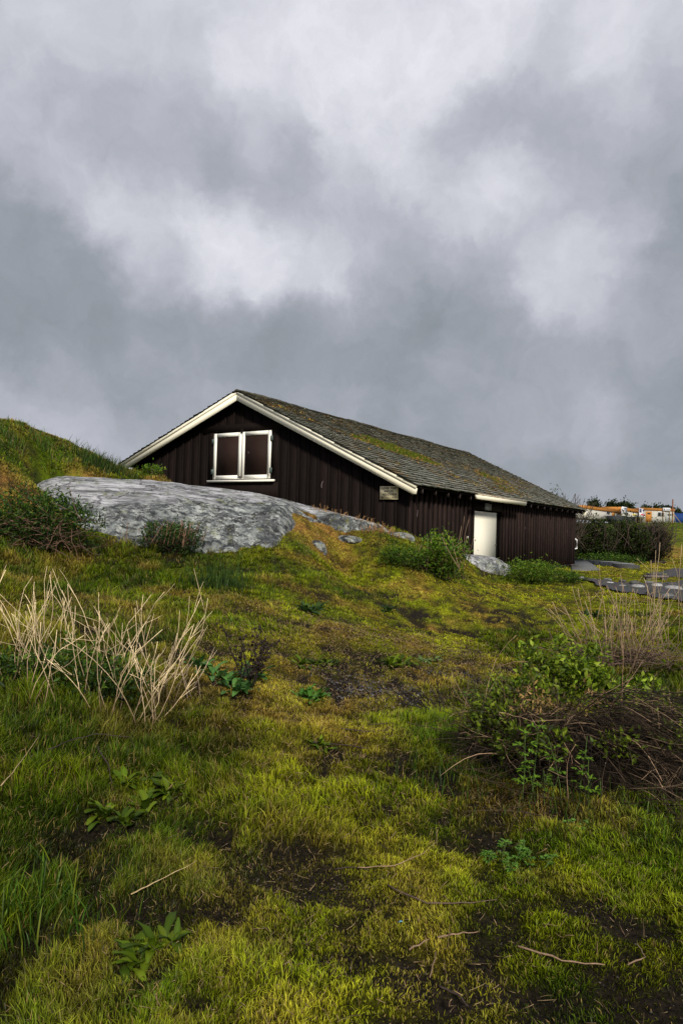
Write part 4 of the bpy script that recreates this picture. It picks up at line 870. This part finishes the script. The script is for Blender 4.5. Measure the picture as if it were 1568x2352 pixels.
stick('dark curved twig lying below the gravel patch', [(780,1680),(840,1690),(920,1682)], .006, DRK)
stick('second dark twig crossing just under the gravel patch twig', [(845,1672),(900,1668),(935,1690)], .005, DRK)
stick('bent dark stick left of the gravel patch twigs', [(720,1712),(780,1722),(850,1728)], .006, DRK)
stick('dark root like twig at the bottom centre edge', [(1010,2280),(1040,2305),(1075,2330)], .006, DRK)
stick('pale upright looking splinter in the bare soil at the bottom', [(1000,2210),(985,2260)], .004, PALE)
stick('angular pale twig at the right foreground edge', [(1440,2230),(1480,2215),(1462,2180)], .004, PALE)
stick('long thin straw crossing the lower left foreground', [(300,2090),(350,2060),(450,2010)], .003, (.5, .37, .2), .05)
stick('thin dark branch arching above the left foreground leaves', [(110,1790),(170,1758),(220,1752),(300,1755)], .004, DRK, .14)
stick('dark stem falling from the arching branch to the leaves', [(222,1756),(248,1800),(255,1845)], .005, DRK, .09)
stick('long pale grass stalk leaning at the left edge', [(0,1850),(50,1790),(90,1720)], .003, (.45, .33, .2), .08)
# blue scrap
g = ground(918, 2128); m = MB(); m.add([(-.006, 0, .006), (.010, -.002, .010), (.010, .006, .009), (-.005, .006, .005), (.002, .002, .013)], tri=[(0, 1, 4), (1, 2, 4), (2, 3, 4), (3, 0, 4)], c=(.15, .35, .5)); ob = m.build('litter_scrap', M_plain); ob.location = [float(v) for v in g]; tag(ob, 'tiny shiny blue scrap lying in the foreground turf', 'litter')

# pebbles in the bare patch
m = MB(); r = np.random.default_rng(71); import bmesh
b = bmesh.new(); bmesh.ops.create_icosphere(b, subdivisions=1, radius=1); IV = np.array([v.co[:] for v in b.verts]); IT = np.array([[v.index for v in f.verts] for f in b.faces]); b.free()
def pebbles(m, cx, cy, rx, ry, n, smin, smax, cols):
    for q in range(n):
        x, y = cx + r.normal(0, rx * .5), cy + r.normal(0, ry * .5); s = r.uniform(smin, smax) * (1.6 if r.random() < .08 else 1); V = IV * (1 + r.normal(0, .12, (12 if len(IV) == 12 else len(IV), 1))) * [s, s * r.uniform(.6, 1), s * r.uniform(.35, .7)]; a = r.uniform(0, 6.28); ca, sa = math.cos(a), math.sin(a)
        V = np.c_[V[:, 0] * ca - V[:, 1] * sa, V[:, 0] * sa + V[:, 1] * ca, V[:, 2]] + [x, y, hz(x, y) + s * .2]; m.add(V, tri=IT, c=np.array(cols[r.integers(0, len(cols))]) * r.uniform(.5, 1.5))
PC = [(.035, .038, .045), (.06, .063, .078), (.02, .02, .024), (.11, .105, .11), (.07, .05, .045)]
for (px, py, rx, ry, n) in [(905,1592,.75,.38,700),(830,1590,.35,.35,220),(1040,1552,.4,.2,180),(1180,1345,.8,.2,60)]:
    g = ground(px, py); pebbles(m, g[0], g[1], rx, ry, n, *((.005, .010) if py > 2000 else (.006, .013)), PC)
cx_, cy_ = sample(9000, 1.9, 7.5, .5); bb = bare(cx_, cy_); cq = cushion(cx_, cy_); kk_ = (bb > .35) | (cq < -.45); cx_, cy_ = cx_[kk_], cy_[kk_]; cz_ = height(cx_, cy_)
for x, y, z in zip(cx_, cy_, cz_):
    q_ = r.uniform(.0025, .0075); m.add(IV * (q_, q_ * r.uniform(.6, 1), q_ * .6) * (1 + r.normal(0, .15, (len(IV), 1))) + (x, y, z + q_ * .2), tri=IT, c=np.array([.05, .04, .03]) * r.uniform(.2, 1.8))
tag(m.build('gravel', M_stone), 'small grey pebbles in the bare earth patches', 'gravel', kind='stuff')

# ------------------------------------------------------------------ gravel lot, ramp, stones, planks
lotp = [ground(1318,1328),ground(1400,1338),ground(1480,1343),ground(1566,1335),ground(1640,1340),ground(1660,1395),ground(1568,1388),ground(1480,1371),ground(1410,1362),ground(1355,1340)]
def sheet(name, poly, mt, lift, kind='structure', n=50):
    poly = np.array([(p[0], p[1]) for p in poly]); x0, y0 = poly.min(0); x1, y1 = poly.max(0); gx_, gy_ = np.meshgrid(np.linspace(x0, x1, n * 2), np.linspace(y0, y1, n)); X, Y = gx_.ravel(), gy_.ravel()
    ins = np.zeros(len(X), bool); j = len(poly) - 1; jx = X + .15 * fbm(X * 2, Y * 2, 301, 3); jy = Y + .15 * fbm(X * 2, Y * 2, 305, 3)
    for i in range(len(poly)):
        xi, yi = poly[i]; xj, yj = poly[j]; c = ((yi > jy) != (yj > jy)) & (jx < (xj - xi) * (jy - yi) / (yj - yi + 1e-12) + xi); ins ^= c; j = i
    Z = height(X, Y) + lift; q = []; w = n * 2
    for a in range(n - 1):
        for b_ in range(w - 1):
            k = a * w + b_
            if ins[k] and ins[k+1] and ins[k+w] and ins[k+w+1]: q.append((k, k+1, k+w+1, k+w))
    m = MB(); m.add(np.c_[X, Y, Z], quad=q, c=(.1, .1, .1)); o = m.build(name, mt, smooth=True); return tag(o, None, None, kind=kind)
sheet('gravel_lot', lotp, M_gravel, .05)
sheet('gravel_lot', [ground(1470,1323), ground(1568,1308), ground(1620,1308), ground(1620,1328), ground(1568,1330)], M_gravel, .05)
LS = [(1336,1331,.18,'pale flat stone at the near left tip of the gravel lot',.6),(1360,1334,.2,'dark stone by the left end of the gravel lot edge',.15),(1395,1334,.22,'brown stone behind the small white one in the gravel lot',.25),(1401,1343,.2,'white stone near the left of the gravel lot',.85),
 (1430,1338,.2,'dark grey stone left of the round boulders in the lot',.12),(1430,1350,.22,'greenish pale flat stone beside the grass edge of the lot',.4),(1458,1343,.24,'dark rounded boulder behind the big pale boulder',.12),(1464,1353,.32,'big pale grey boulder in the middle of the gravel lot',.5),
 (1490,1343,.22,'small brown grey stone right of the dark rounded boulder',.25),(1508,1351,.28,'white topped stone right of the big pale boulder',.6),(1503,1366,.34,'large dark flat stone at the near edge of the lot',.08),(1540,1347,.28,'dark low stone near the plank at the right',.1),
 (1546,1357,.34,'pale flat boulder near the right edge of the photo',.5),(1532,1374,.3,'half buried grey stone at the near right of the lot',.2)]
for (px, py, s, lab, lt) in LS:
    g = ground(px, py); s *= .55; m = MB(); stone(m, np.array([0, 0, s * .22]), s, s * .7, s * .42, np.array([.55, .55, .56]) * lt, seed=int(px), rot=random.uniform(-.5, .5), res=3); ob = m.build('lot_stone', M_stone, smooth=True); ob.location = [float(v) for v in g]; tag(ob, lab, 'stone', 'stones lying on the gravel lot')
def plank(label, pa, pb, w, t, col, lift=.06):
    a = ground(*pa); b = ground(*pb); d = (b - a)[:2]; L = np.linalg.norm(d); rt = math.atan2(d[1], d[0]); m = MB(); m.box((0, -w / 2, 0), (L, w / 2, t), col); m.box((.05, -w / 2 + .02, -.15), (.2, w / 2 - .02, -.001), np.array(col) * .6); m.box((L - .2, -w / 2 + .02, -.15), (L - .05, w / 2 - .02, -.001), np.array(col) * .6)
    ob = m.build('timber_beam', M_wood); ob.location = (a[0], a[1], max(a[2], b[2]) + lift); ob.rotation_euler = (0, 0, rt); tag(ob, label, 'timber', 'timber beams lying on the ground')
plank('long grey timber beam at the far edge of the gravel lot', (1478,1332), (1533,1333), .16, .06, (.16, .13, .13))
plank('short dark timber beam on the brown turf behind the lot', (1493,1295), (1530,1295), .16, .06, (.05, .04, .04))
# slipway apron and stone slabs at the far corner
ap = [at(1312,1312,25.5), at(1376,1308,25.8), at(1362,1299,30.), at(1345,1290,35), at(1318,1287,35), at(1312,1300,30)]
cz = hz(ap[0][0], ap[0][1])
m = MB(); m.prism([(p[0], p[1]) for p in ap[::-1]], 2, cz - .3, cz + .07, (.2, .2, .2)); o = m.build('slipway', M_conc); tag(o, None, None, kind='structure')
r = np.random.default_rng(77); e0, e1 = at(1336, 1281, 38), at(1430, 1304, 27.5); rt = thing('stone_kerb', 'low wall of split grey stone slabs edging the slipway beyond the house', 'kerb', (e0[0], e0[1], hz(e0[0], e0[1])))
m = MB(); o3 = np.array(rt.location[:])
for q in range(26):
    t = q / 25; p = e0 * (1 - t) + e1 * t; z = hz(p[0], p[1]); m.box((p[0] - .25 - o3[0], p[1] - .5 - o3[1], z - .3 - o3[2]), (p[0] + .25 + r.uniform(0, .25) - o3[0], p[1] + .5 - o3[1], z + .32 * (1 - t * .6) + r.uniform(-.03, .03) - o3[2]), np.array([.13, .135, .135]) * r.uniform(.3, 1.5))
m.build('slabs', M_stone, rt)

# ------------------------------------------------------------------ far bushes
HG = [(.028, .055, .008), (.04, .075, .010), (.065, .105, .012), (.012, .02, .006), (.035, .03, .015)]
bush('hedge_bush', 'dark scrubby bush nearest the house end behind the slipway', 1360, 1282, 130, 102, 9000, .13, HG, 60, d=37, seed=81, nl=9, twigs=60, twc=(.06, .04, .035), group='dark scrub bushes behind the house')
bush('hedge_bush', 'middle dark scrubby bush below the white site cabins', 1435, 1284, 135, 98, 10000, .13, HG, 60, d=39, seed=82, nl=9, twigs=60, twc=(.06, .04, .035), group='dark scrub bushes behind the house')
bush('hedge_bush', 'rightmost dark scrubby bush with twiggy bare right side', 1500, 1282, 92, 92, 7000, .12, [(.02, .03, .01), (.03, .04, .015), (.05, .04, .025)], 90, d=40, seed=83, nl=8, twigs=160, twc=(.05, .035, .03), group='dark scrub bushes behind the house')
bush('hedge_bush', 'tall windswept scrub rising behind the far roof end', 1268, 1280, 110, 150, 6000, .12, HG, 90, d=36, seed=84, nl=8, twigs=220, twc=(.06, .045, .035), lean=(.05, 0), group='dark scrub bushes behind the house')
bush('leafy_bush', 'low yellow green growth along the foot of the dark scrub', 1400, 1292, 180, 30, 2500, .10, GR, 10, d=35.5, seed=85, nl=8)

# ------------------------------------------------------------------ site cabins
def cw(cx, cy): return 1254.4 + cx * .2, 1066.2 + cy * .2
class Facade:
    def __init__(s, cxa, da, cxb, db, cy=600):
        a = at(*cw(cxa, cy), da); b = at(*cw(cxb, cy), db); s.a = a; s.d = (b - a)[:2]; s.L = np.linalg.norm(s.d); s.d /= s.L; s.rot = math.atan2(s.d[1], s.d[0]); s.n = np.array([-s.d[1], s.d[0]])
    def uv(s, cx, cy):
        r = ray(*cw(cx, cy)); t = (s.n @ s.a[:2]) / (s.n @ r[:2]); p = r * t; return (p[:2] - s.a[:2]) @ s.d, p[2] + EYE
OR = (.48, .21, .05); OW = (.46, .45, .42)
def cabin(label, F, cx0, cx1, top0, band, bot, items, depth=3.2, name='site_cabin'):
    u0, zt = F.uv(cx0, top0); u1, _ = F.uv(cx1, top0); _, zbn = F.uv(cx0, band); _, z0 = F.uv(cx1, bot)
    b = F.a[:2] + F.d * u0; z0 = z0 - .35; rt = thing(name, label, 'cabin', (b[0], b[1], z0), F.rot, group='portable site cabins on the rise'); L = u1 - u0
    m = MB(); m.box((0, 0, 0), (L, depth, zbn - z0), OW); m.build('walls', M_plain, rt)
    m = MB(); m.box((-.05, -.08, zbn - z0 + .001), (L + .05, depth + .08, zt - z0), OR)
    for q in range(4): zz = zbn - z0 + (zt - zbn) * (q + .5) / 4; m.box((-.06, -.10, zz), (L + .06, -.081, zz + .03), np.array(OR) * .45)
    m.build('roof_band', M_plain, rt)
    for (kind, ca, cb, ya, yb, col) in items:
        a, za = F.uv(ca, ya); b2, zz = F.uv(cb, yb); a -= u0; b2 -= u0; m = MB()
        if kind == 'window':
            m.box((a, -.06, zz - z0), (b2, -.001, za - z0), (.7, .7, .7)); w = m.build('window', M_plain, rt); m = MB(); mdl = (a + b2) / 2; t_ = .1
            m.box((a + t_, -.075, zz - z0 + t_), (mdl - .04, -.061, za - z0 - t_), (.02, .025, .035)); m.box((mdl + .04, -.075, zz - z0 + t_), (b2 - t_, -.061, za - z0 - t_), (.02, .025, .035)); m.build('pane', M_plain, w)
        else:
            m.box((a, -.05, zz - z0), (b2, -.001, za - z0), col); w = m.build('door', M_plain, rt); m = MB(); m.box((a + .25 * (b2 - a), -.06, zz - z0 + .72 * (za - zz)), (b2 - .25 * (b2 - a), -.051, zz - z0 + .88 * (za - zz)), (.05, .04, .04)); m.build('pane', M_plain, w)
    return rt
FA = Facade(430, 100, 1120, 132); FB = Facade(1120, 126, 1470, 127)
cabin('long white site cabin with orange roof band and dark window, left of the row', FA, 430, 850, 470, 508, 640, [('window', 685, 722, 530, 577, 0), ('door', 753, 784, 525, 600, OR)])
cabin('narrow white site cabin with orange roof band in the middle of the row', FA, 856, 1115, 490, 530, 655, [('window', 1068, 1104, 562, 622, 0), ('window', 905, 935, 545, 590, 0)])
cabin('white site cabin with orange door and sliding window, right end of the row', FB, 1122, 1468, 500, 530, 672, [('door', 1140, 1206, 541, 665, OR), ('window', 1273, 1356, 545, 603, 0), ('door', 1366, 1455, 560, 668, (.38, .40, .40))])
def board(label, F, ca, cb, ya, yb, col, marks, off=-1.0, legs=True, name='site_sign'):
    a, za = F.uv(ca, ya); b, zz = F.uv(cb, yb); p = F.a[:2] + F.d * a + F.n * off; g0 = hz(p[0], p[1]); rt = thing(name, label, 'sign', (p[0], p[1], g0), F.rot, group='boards in front of the site cabins'); L = b - a
    m = MB(); m.box((0, 0, zz - g0), (L, .05, za - g0), col); m.build('panel', M_plain, rt)
    if legs:
        for x in (.05, L - .15):
            m = MB(); m.box((x, .051, -.3), (x + .1, .12, zz - g0 + .3), (.25, .18, .1)); m.build('leg', M_plain, rt)
    if marks:
        m = MB()
        for (fx0, fx1, fy0, fy1, c) in marks: m.box((fx0 * L, -.02, zz - g0 + fy0 * (za - zz)), (fx1 * L, -.002, zz - g0 + fy1 * (za - zz)), c)
        m.build('marks', M_plain, rt)
WB = (.72, .72, .76); DB = (.06, .08, .2)
board('tall white notice board with blue text lines before the left cabin', FA, 790, 853, 484, 577, WB, [(.3, .95, .78, .86, DB), (.35, .9, .66, .7, (.3, .3, .4)), (.05, .18, .4, .7, DB), (.35, .9, .56, .6, (.3, .3, .4))])
board('tall blue and white notice board before the middle cabin', FA, 978, 1038, 504, 630, WB, [(.02, .4, .6, .97, DB), (.6, .85, .75, .95, DB), (.5, .9, .5, .55, (.3, .3, .4)), (.5, .9, .4, .45, (.3, .3, .4))], off=-1.3)
board('yellow and white banner low before the middle cabin', FA, 853, 908, 562, 606, (.75, .75, .75), [(.05, .95, .35, .85, (.75, .6, .05)), (.15, .85, .5, .7, (.15, .1, .05))], off=-1.8)
board('red and white banner low before the middle cabin', FA, 950, 1002, 564, 608, (.75, .72, .74), [(.05, .95, .45, .9, (.55, .05, .08))], off=-1.9)
board('white board fixed above the right end of the right cabin', FB, 1327, 1412, 500, 541, WB, [(.35, .9, .6, .72, DB), (.4, .85, .35, .45, (.3, .3, .4)), (.12, .25, .3, .8, (.15, .2, .25))], off=-.3)
board('narrow orange panel standing between the middle and right cabins', FA, 1040, 1062, 545, 632, OR, None, off=-1.5, name='orange_panel')
# skip bin, container
def crate(label, F, ca, cb, ya, yb, col, name, cat, ribs=14, off=-3, depth=2.4):
    a, za = F.uv(ca, ya); b, zz = F.uv(cb, yb); p = F.a[:2] + F.d * a + F.n * off; g0 = zz - .4; rt = thing(name, label, cat, (p[0], p[1], g0), F.rot); L = b - a; m = MB(); m.box((0, 0, 0), (L, depth, za - g0), col); m.build('body', M_plain, rt); m = MB()
    for q in range(ribs): x = L * (q + .3) / ribs; m.box((x, -.05, .1), (x + L / ribs * .4, -.001, za - g0 - .1), np.array(col) * .8)
    m.box((-.03, -.07, za - g0 - .08), (L + .03, -.052, za - g0 + .02), np.array(col) * 1.3); m.build('ribs', M_plain, rt)
crate('dark grey open skip behind the scrub in front of the left cabin', FA, 640, 800, 590, 650, (.04, .045, .05), 'skip_bin', 'skip')
crate('blue shipping container at the right edge of the photo', Facade(1468, 135, 1700, 137), 1468, 1700, 562, 670, (.02, .06, .22), 'shipping_container', 'container', off=0)
# braced post
g = at(*cw(1446, 686), 108); g0 = hz(g[0], g[1]); top = at(*cw(1446, 402), 108)[2]; rt = thing('timber_post', 'tall timber post with pale diagonal braces right of the cabins', 'post', (g[0], g[1], g0))
m = MB(); m.box((-.07, -.07, -.5), (.07, .07, top - g0), (.22, .09, .05)); m.build('post', M_wood, rt)
for dx in (.4, 1.3):
    m = MB(); m.tube([(0, -.25, 1.6), (dx, -.25, 0)], .05, 4, (.45, .33, .17)); m.build('brace', M_plain, rt)
m = MB(); m.tube([(.0, -.28, 1.4), (-.25, -.28, 0)], .05, 4, (.4, .28, .12)); m.build('brace', M_plain, rt)
# far trees
for q, (ca, cb, ya, yb, lab) in enumerate([(485, 612, 422, 475, 'dark wind shaped tree behind the left end of the cabins'), (690, 790, 433, 485, 'broad dark tree behind the middle of the left cabin'), (790, 895, 443, 490, 'small dark tree touching the broad one behind the cabins'), (893, 982, 438, 500, 'round dark tree behind the notice boards'),
      (1108, 1198, 474, 508, 'low dark tree behind the joint of the cabins'), (1228, 1278, 483, 508, 'smallest dark tree top above the right cabin'), (1335, 1415, 480, 510, 'dark tree top behind the white board of the right cabin'), (1470, 1535, 525, 570, 'dark tree behind the timber post')]):
    d = 175; p0 = at(*cw((ca + cb) / 2, yb), d); p1 = at(*cw((ca + cb) / 2, ya), d); w = (cb - ca) * .2 * d / Fp; g0 = hz(p0[0], p0[1]); H = p1[2] - g0; rt = thing('distant_tree', lab, 'tree', (p0[0], p0[1], g0), group='distant trees behind the cabins')
    m = MB(); ch = max(p1[2] - p0[2], 2.0) + 1.5; rr_ = np.random.default_rng(q); lum = [(rr_.uniform(-.34, .34) * w, rr_.uniform(-1, 1), H - ch * rr_.uniform(.35, .6), w * rr_.uniform(.16, .26), w * .22, ch * rr_.uniform(.28, .42)) for _ in range(7)]
    crown(m, lum, 1100, .55, [(.02, .035, .012), (.03, .05, .015), (.045, .065, .02)], 90 + q, aspect=.6); m.build('crown', M_leaf, rt)
    m = MB(); m.tube([(0, 0, -.5), (.1, 0, H * .5), (0, 0, H - ch * .4)], [.3, .22, .12], 6, (.05, .04, .03))
    for s_ in (-1, 1): m.tube([(.05, 0, H * .5), (s_ * w * .15, 0, H - ch * .5), (s_ * w * .3, 0, H - ch * .3)], [.15, .1, .05], 5, (.05, .04, .03))
    m.build('trunk', M_stem, rt)

# ------------------------------------------------------------------ sky
world = bpy.data.worlds.new('World'); bpy.context.scene.world = world; world.use_nodes = True; nt = world.node_tree; nt.nodes.clear()
SUN_AZ, SUN_EL = math.radians(166), math.radians(34)      # compass from +Y clockwise
out = N(nt, 'ShaderNodeOutputWorld'); bg = N(nt, 'ShaderNodeBackground'); nt.links.new(bg.outputs[0], out.inputs[0])
sky = N(nt, 'ShaderNodeTexSky'); sky.sky_type = 'NISHITA'; sky.sun_disc = False; sky.sun_elevation = SUN_EL; sky.sun_rotation = SUN_AZ
tc = N(nt, 'ShaderNodeTexCoord')
def vm(op, a, b=None, s=None):
    n = N(nt, 'ShaderNodeVectorMath', operation=op)
    for i, v in enumerate((a, b)):
        if v is None: continue
        if isinstance(v, tuple): n.inputs[i].default_value = v
        else: nt.links.new(v, n.inputs[i])
    if s is not None: n.inputs['Scale'].default_value = s
    return n.outputs['Value'] if op == 'DOT_PRODUCT' else n.outputs[0]
def mt(op, a, b=None, c=None):
    n = N(nt, 'ShaderNodeMath', operation=op)
    for i, v in enumerate((a, b, c)):
        if v is None: continue
        if isinstance(v, (int, float)): n.inputs[i].default_value = v
        else: nt.links.new(v, n.inputs[i])
    return n.outputs[0]
def wn(scale, detail, rough, vec):
    n = N(nt, 'ShaderNodeTexNoise', i_Scale=scale, i_Detail=detail, i_Roughness=rough); nt.links.new(vec, n.inputs['Vector']); return n
d0 = vm('NORMALIZE', tc.outputs['Generated'])
w1 = vm('SCALE', vm('SUBTRACT', wn(5, 3, .5, d0).outputs['Color'], (.5, .5, .5)), None, .07)
w2 = vm('SCALE', vm('SUBTRACT', wn(12, 8, .62, d0).outputs['Color'], (.5, .5, .5)), None, .11)
dw = vm('NORMALIZE', vm('ADD', vm('ADD', d0, w1), w2))
SK = [(0,0,185),(200,0,183),(400,0,195),(600,0,206),(800,0,214),(1000,0,214),(1200,0,212),(1400,0,208),(1568,0,200),
 (0,150,175),(200,150,168),(400,140,176),(600,150,204),(800,150,217),(1000,170,224),(1150,110,212),(1280,150,172),(1400,130,208),(1540,150,158),
 (0,300,186),(130,230,163),(250,300,155),(420,300,158),(600,300,176),(800,280,215),(950,260,214),(1130,260,150),(1300,270,146),(1430,230,175),(1520,300,142),
 (0,430,122),(110,390,178),(220,470,203),(350,400,160),(500,400,146),(680,430,148),(820,400,182),(950,400,206),(1080,370,172),(1200,420,200),(1330,370,142),(1480,420,128),
 (0,560,112),(130,560,118),(300,560,190),(400,500,196),(560,540,200),(700,520,166),(820,500,170),(950,520,172),(1060,540,208),(1180,480,210),(1290,480,165),(1420,500,172),(1568,540,108),
 (60,680,108),(220,660,108),(370,640,150),(480,620,218),(600,620,226),(730,600,206),(860,600,168),(980,600,122),(1100,600,118),(1210,580,150),(1285,620,212),(1400,600,196),(1500,640,128),
 (60,800,116),(220,780,108),(400,740,112),(540,720,132),(700,720,122),(860,700,126),(1000,720,114),(1130,740,124),(1230,700,190),(1330,700,180),(1450,720,150),(1568,760,138),
 (0,920,155),(150,880,140),(300,880,128),(450,850,122),(600,830,118),(760,830,114),(900,850,122),(1050,830,132),(1180,830,128),(1300,850,140),(1450,870,122),(1568,900,116),
 (80,1010,165),(250,980,150),(400,960,138),(650,940,128),(800,930,138),(950,950,128),(1100,960,122),(1230,960,142),(1350,980,166),(1470,1000,138),(1568,1020,120),
 (250,1080,160),(900,1050,126),(1100,1070,120),(1280,1070,126),(1400,1090,132),(1540,1110,122),(1300,1180,128),(1540,1180,130)]
SK += [(-160,-50,190),(-160,250,185),(-160,430,130),(-160,650,112),(-160,900,150),(-160,1100,160),(1730,-50,190),(1730,200,150),(1730,500,115),(1730,750,135),(1730,950,118),(1730,1150,130),(0,-160,190),(300,-160,190),(600,-160,205),(900,-160,212),(1200,-160,208),(1500,-160,200)]
accw, accv = None, None
for (px, py, v) in SK:
    r_ = ray(px, py); r_ = r_ / np.linalg.norm(r_); v = 232 - (232 - v) * .68; lin = ((v / 255 + .055) / 1.055) ** 2.4
    w_ = mt('EXPONENT', mt('MULTIPLY_ADD', vm('DOT_PRODUCT', dw, tuple(float(q) for q in r_)), 1350.0, -1350.0))
    accw = mt('ADD', accw, w_) if accw is not None else mt('ADD', w_, 1e-5)
    accv = mt('MULTIPLY_ADD', w_, lin, accv) if accv is not None else mt('MULTIPLY', w_, lin)
# rest of the overcast dome
dome = ramp(nt, wn(1.6, 7, .55, dw).outputs[0], (.3, .26), (.5, .43), (.7, .62))
accv = mt('MULTIPLY_ADD', dome, 1e-5, accv)
lum_ = mt('DIVIDE', accv, accw)
fine = mt('SUBTRACT', wn(8, 10, .64, dw).outputs[0], .5); lum_ = mt('MULTIPLY', lum_, mt('MULTIPLY_ADD', fine, .80, 1.03))
r = nt.nodes.new('ShaderNodeValToRGB'); e = r.color_ramp.elements; e.new(.3); e.new(.45); e.new(.7)
for el, (p, c) in zip(e, ((.0, (.0, .0, .0)), (.15, (.126, .154, .172)), (.3, (.272, .302, .338)), (.5, (.47, .485, .55)), (1.0, (.97, .97, 1.03)))): el.position = p; el.color = (*c, 1)
nt.links.new(lum_, r.inputs[0])
skyc = vm('SCALE', sky.outputs[0], None, .1)
fin = mixc(nt, .985, skyc, r.outputs[0]); nt.links.new(fin, bg.inputs[0]); bg.inputs[1].default_value = 1.0

sl = bpy.data.lights.new('sun', 'SUN'); sl.energy = 4.0; sl.angle = math.radians(7); sl.color = (1, .93, .80); so = bpy.data.objects.new('sun', sl); COL.objects.link(so)
sd = Vector((math.sin(SUN_AZ) * math.cos(SUN_EL), math.cos(SUN_AZ) * math.cos(SUN_EL), math.sin(SUN_EL))); so.rotation_euler = sd.to_track_quat('Z', 'Y').to_euler(); so.location = (20, -20, 30)

# ------------------------------------------------------------------ camera
cam = bpy.data.cameras.new('camera'); cam.sensor_fit = 'HORIZONTAL'; cam.sensor_width = 36; cam.lens = 36 * Fp / 1568; cam.clip_end = 6000; cam.clip_start = .05
co = bpy.data.objects.new('camera', cam); COL.objects.link(co)
Rr = Rv * math.cos(ROL) + Uv * math.sin(ROL); Ur = -Rv * math.sin(ROL) + Uv * math.cos(ROL)
co.matrix_world = Matrix(((Rr[0], Ur[0], -Fv[0], 0), (Rr[1], Ur[1], -Fv[1], 0), (Rr[2], Ur[2], -Fv[2], EYE), (0, 0, 0, 1)))
sc = bpy.context.scene; sc.camera = co
sc.view_settings.view_transform = 'Standard'; sc.view_settings.look = 'None'; sc.view_settings.exposure = 0; sc.view_settings.gamma = 1
sc.cycles.max_bounces = 6; sc.cycles.diffuse_bounces = 3; sc.cycles.transmission_bounces = 3
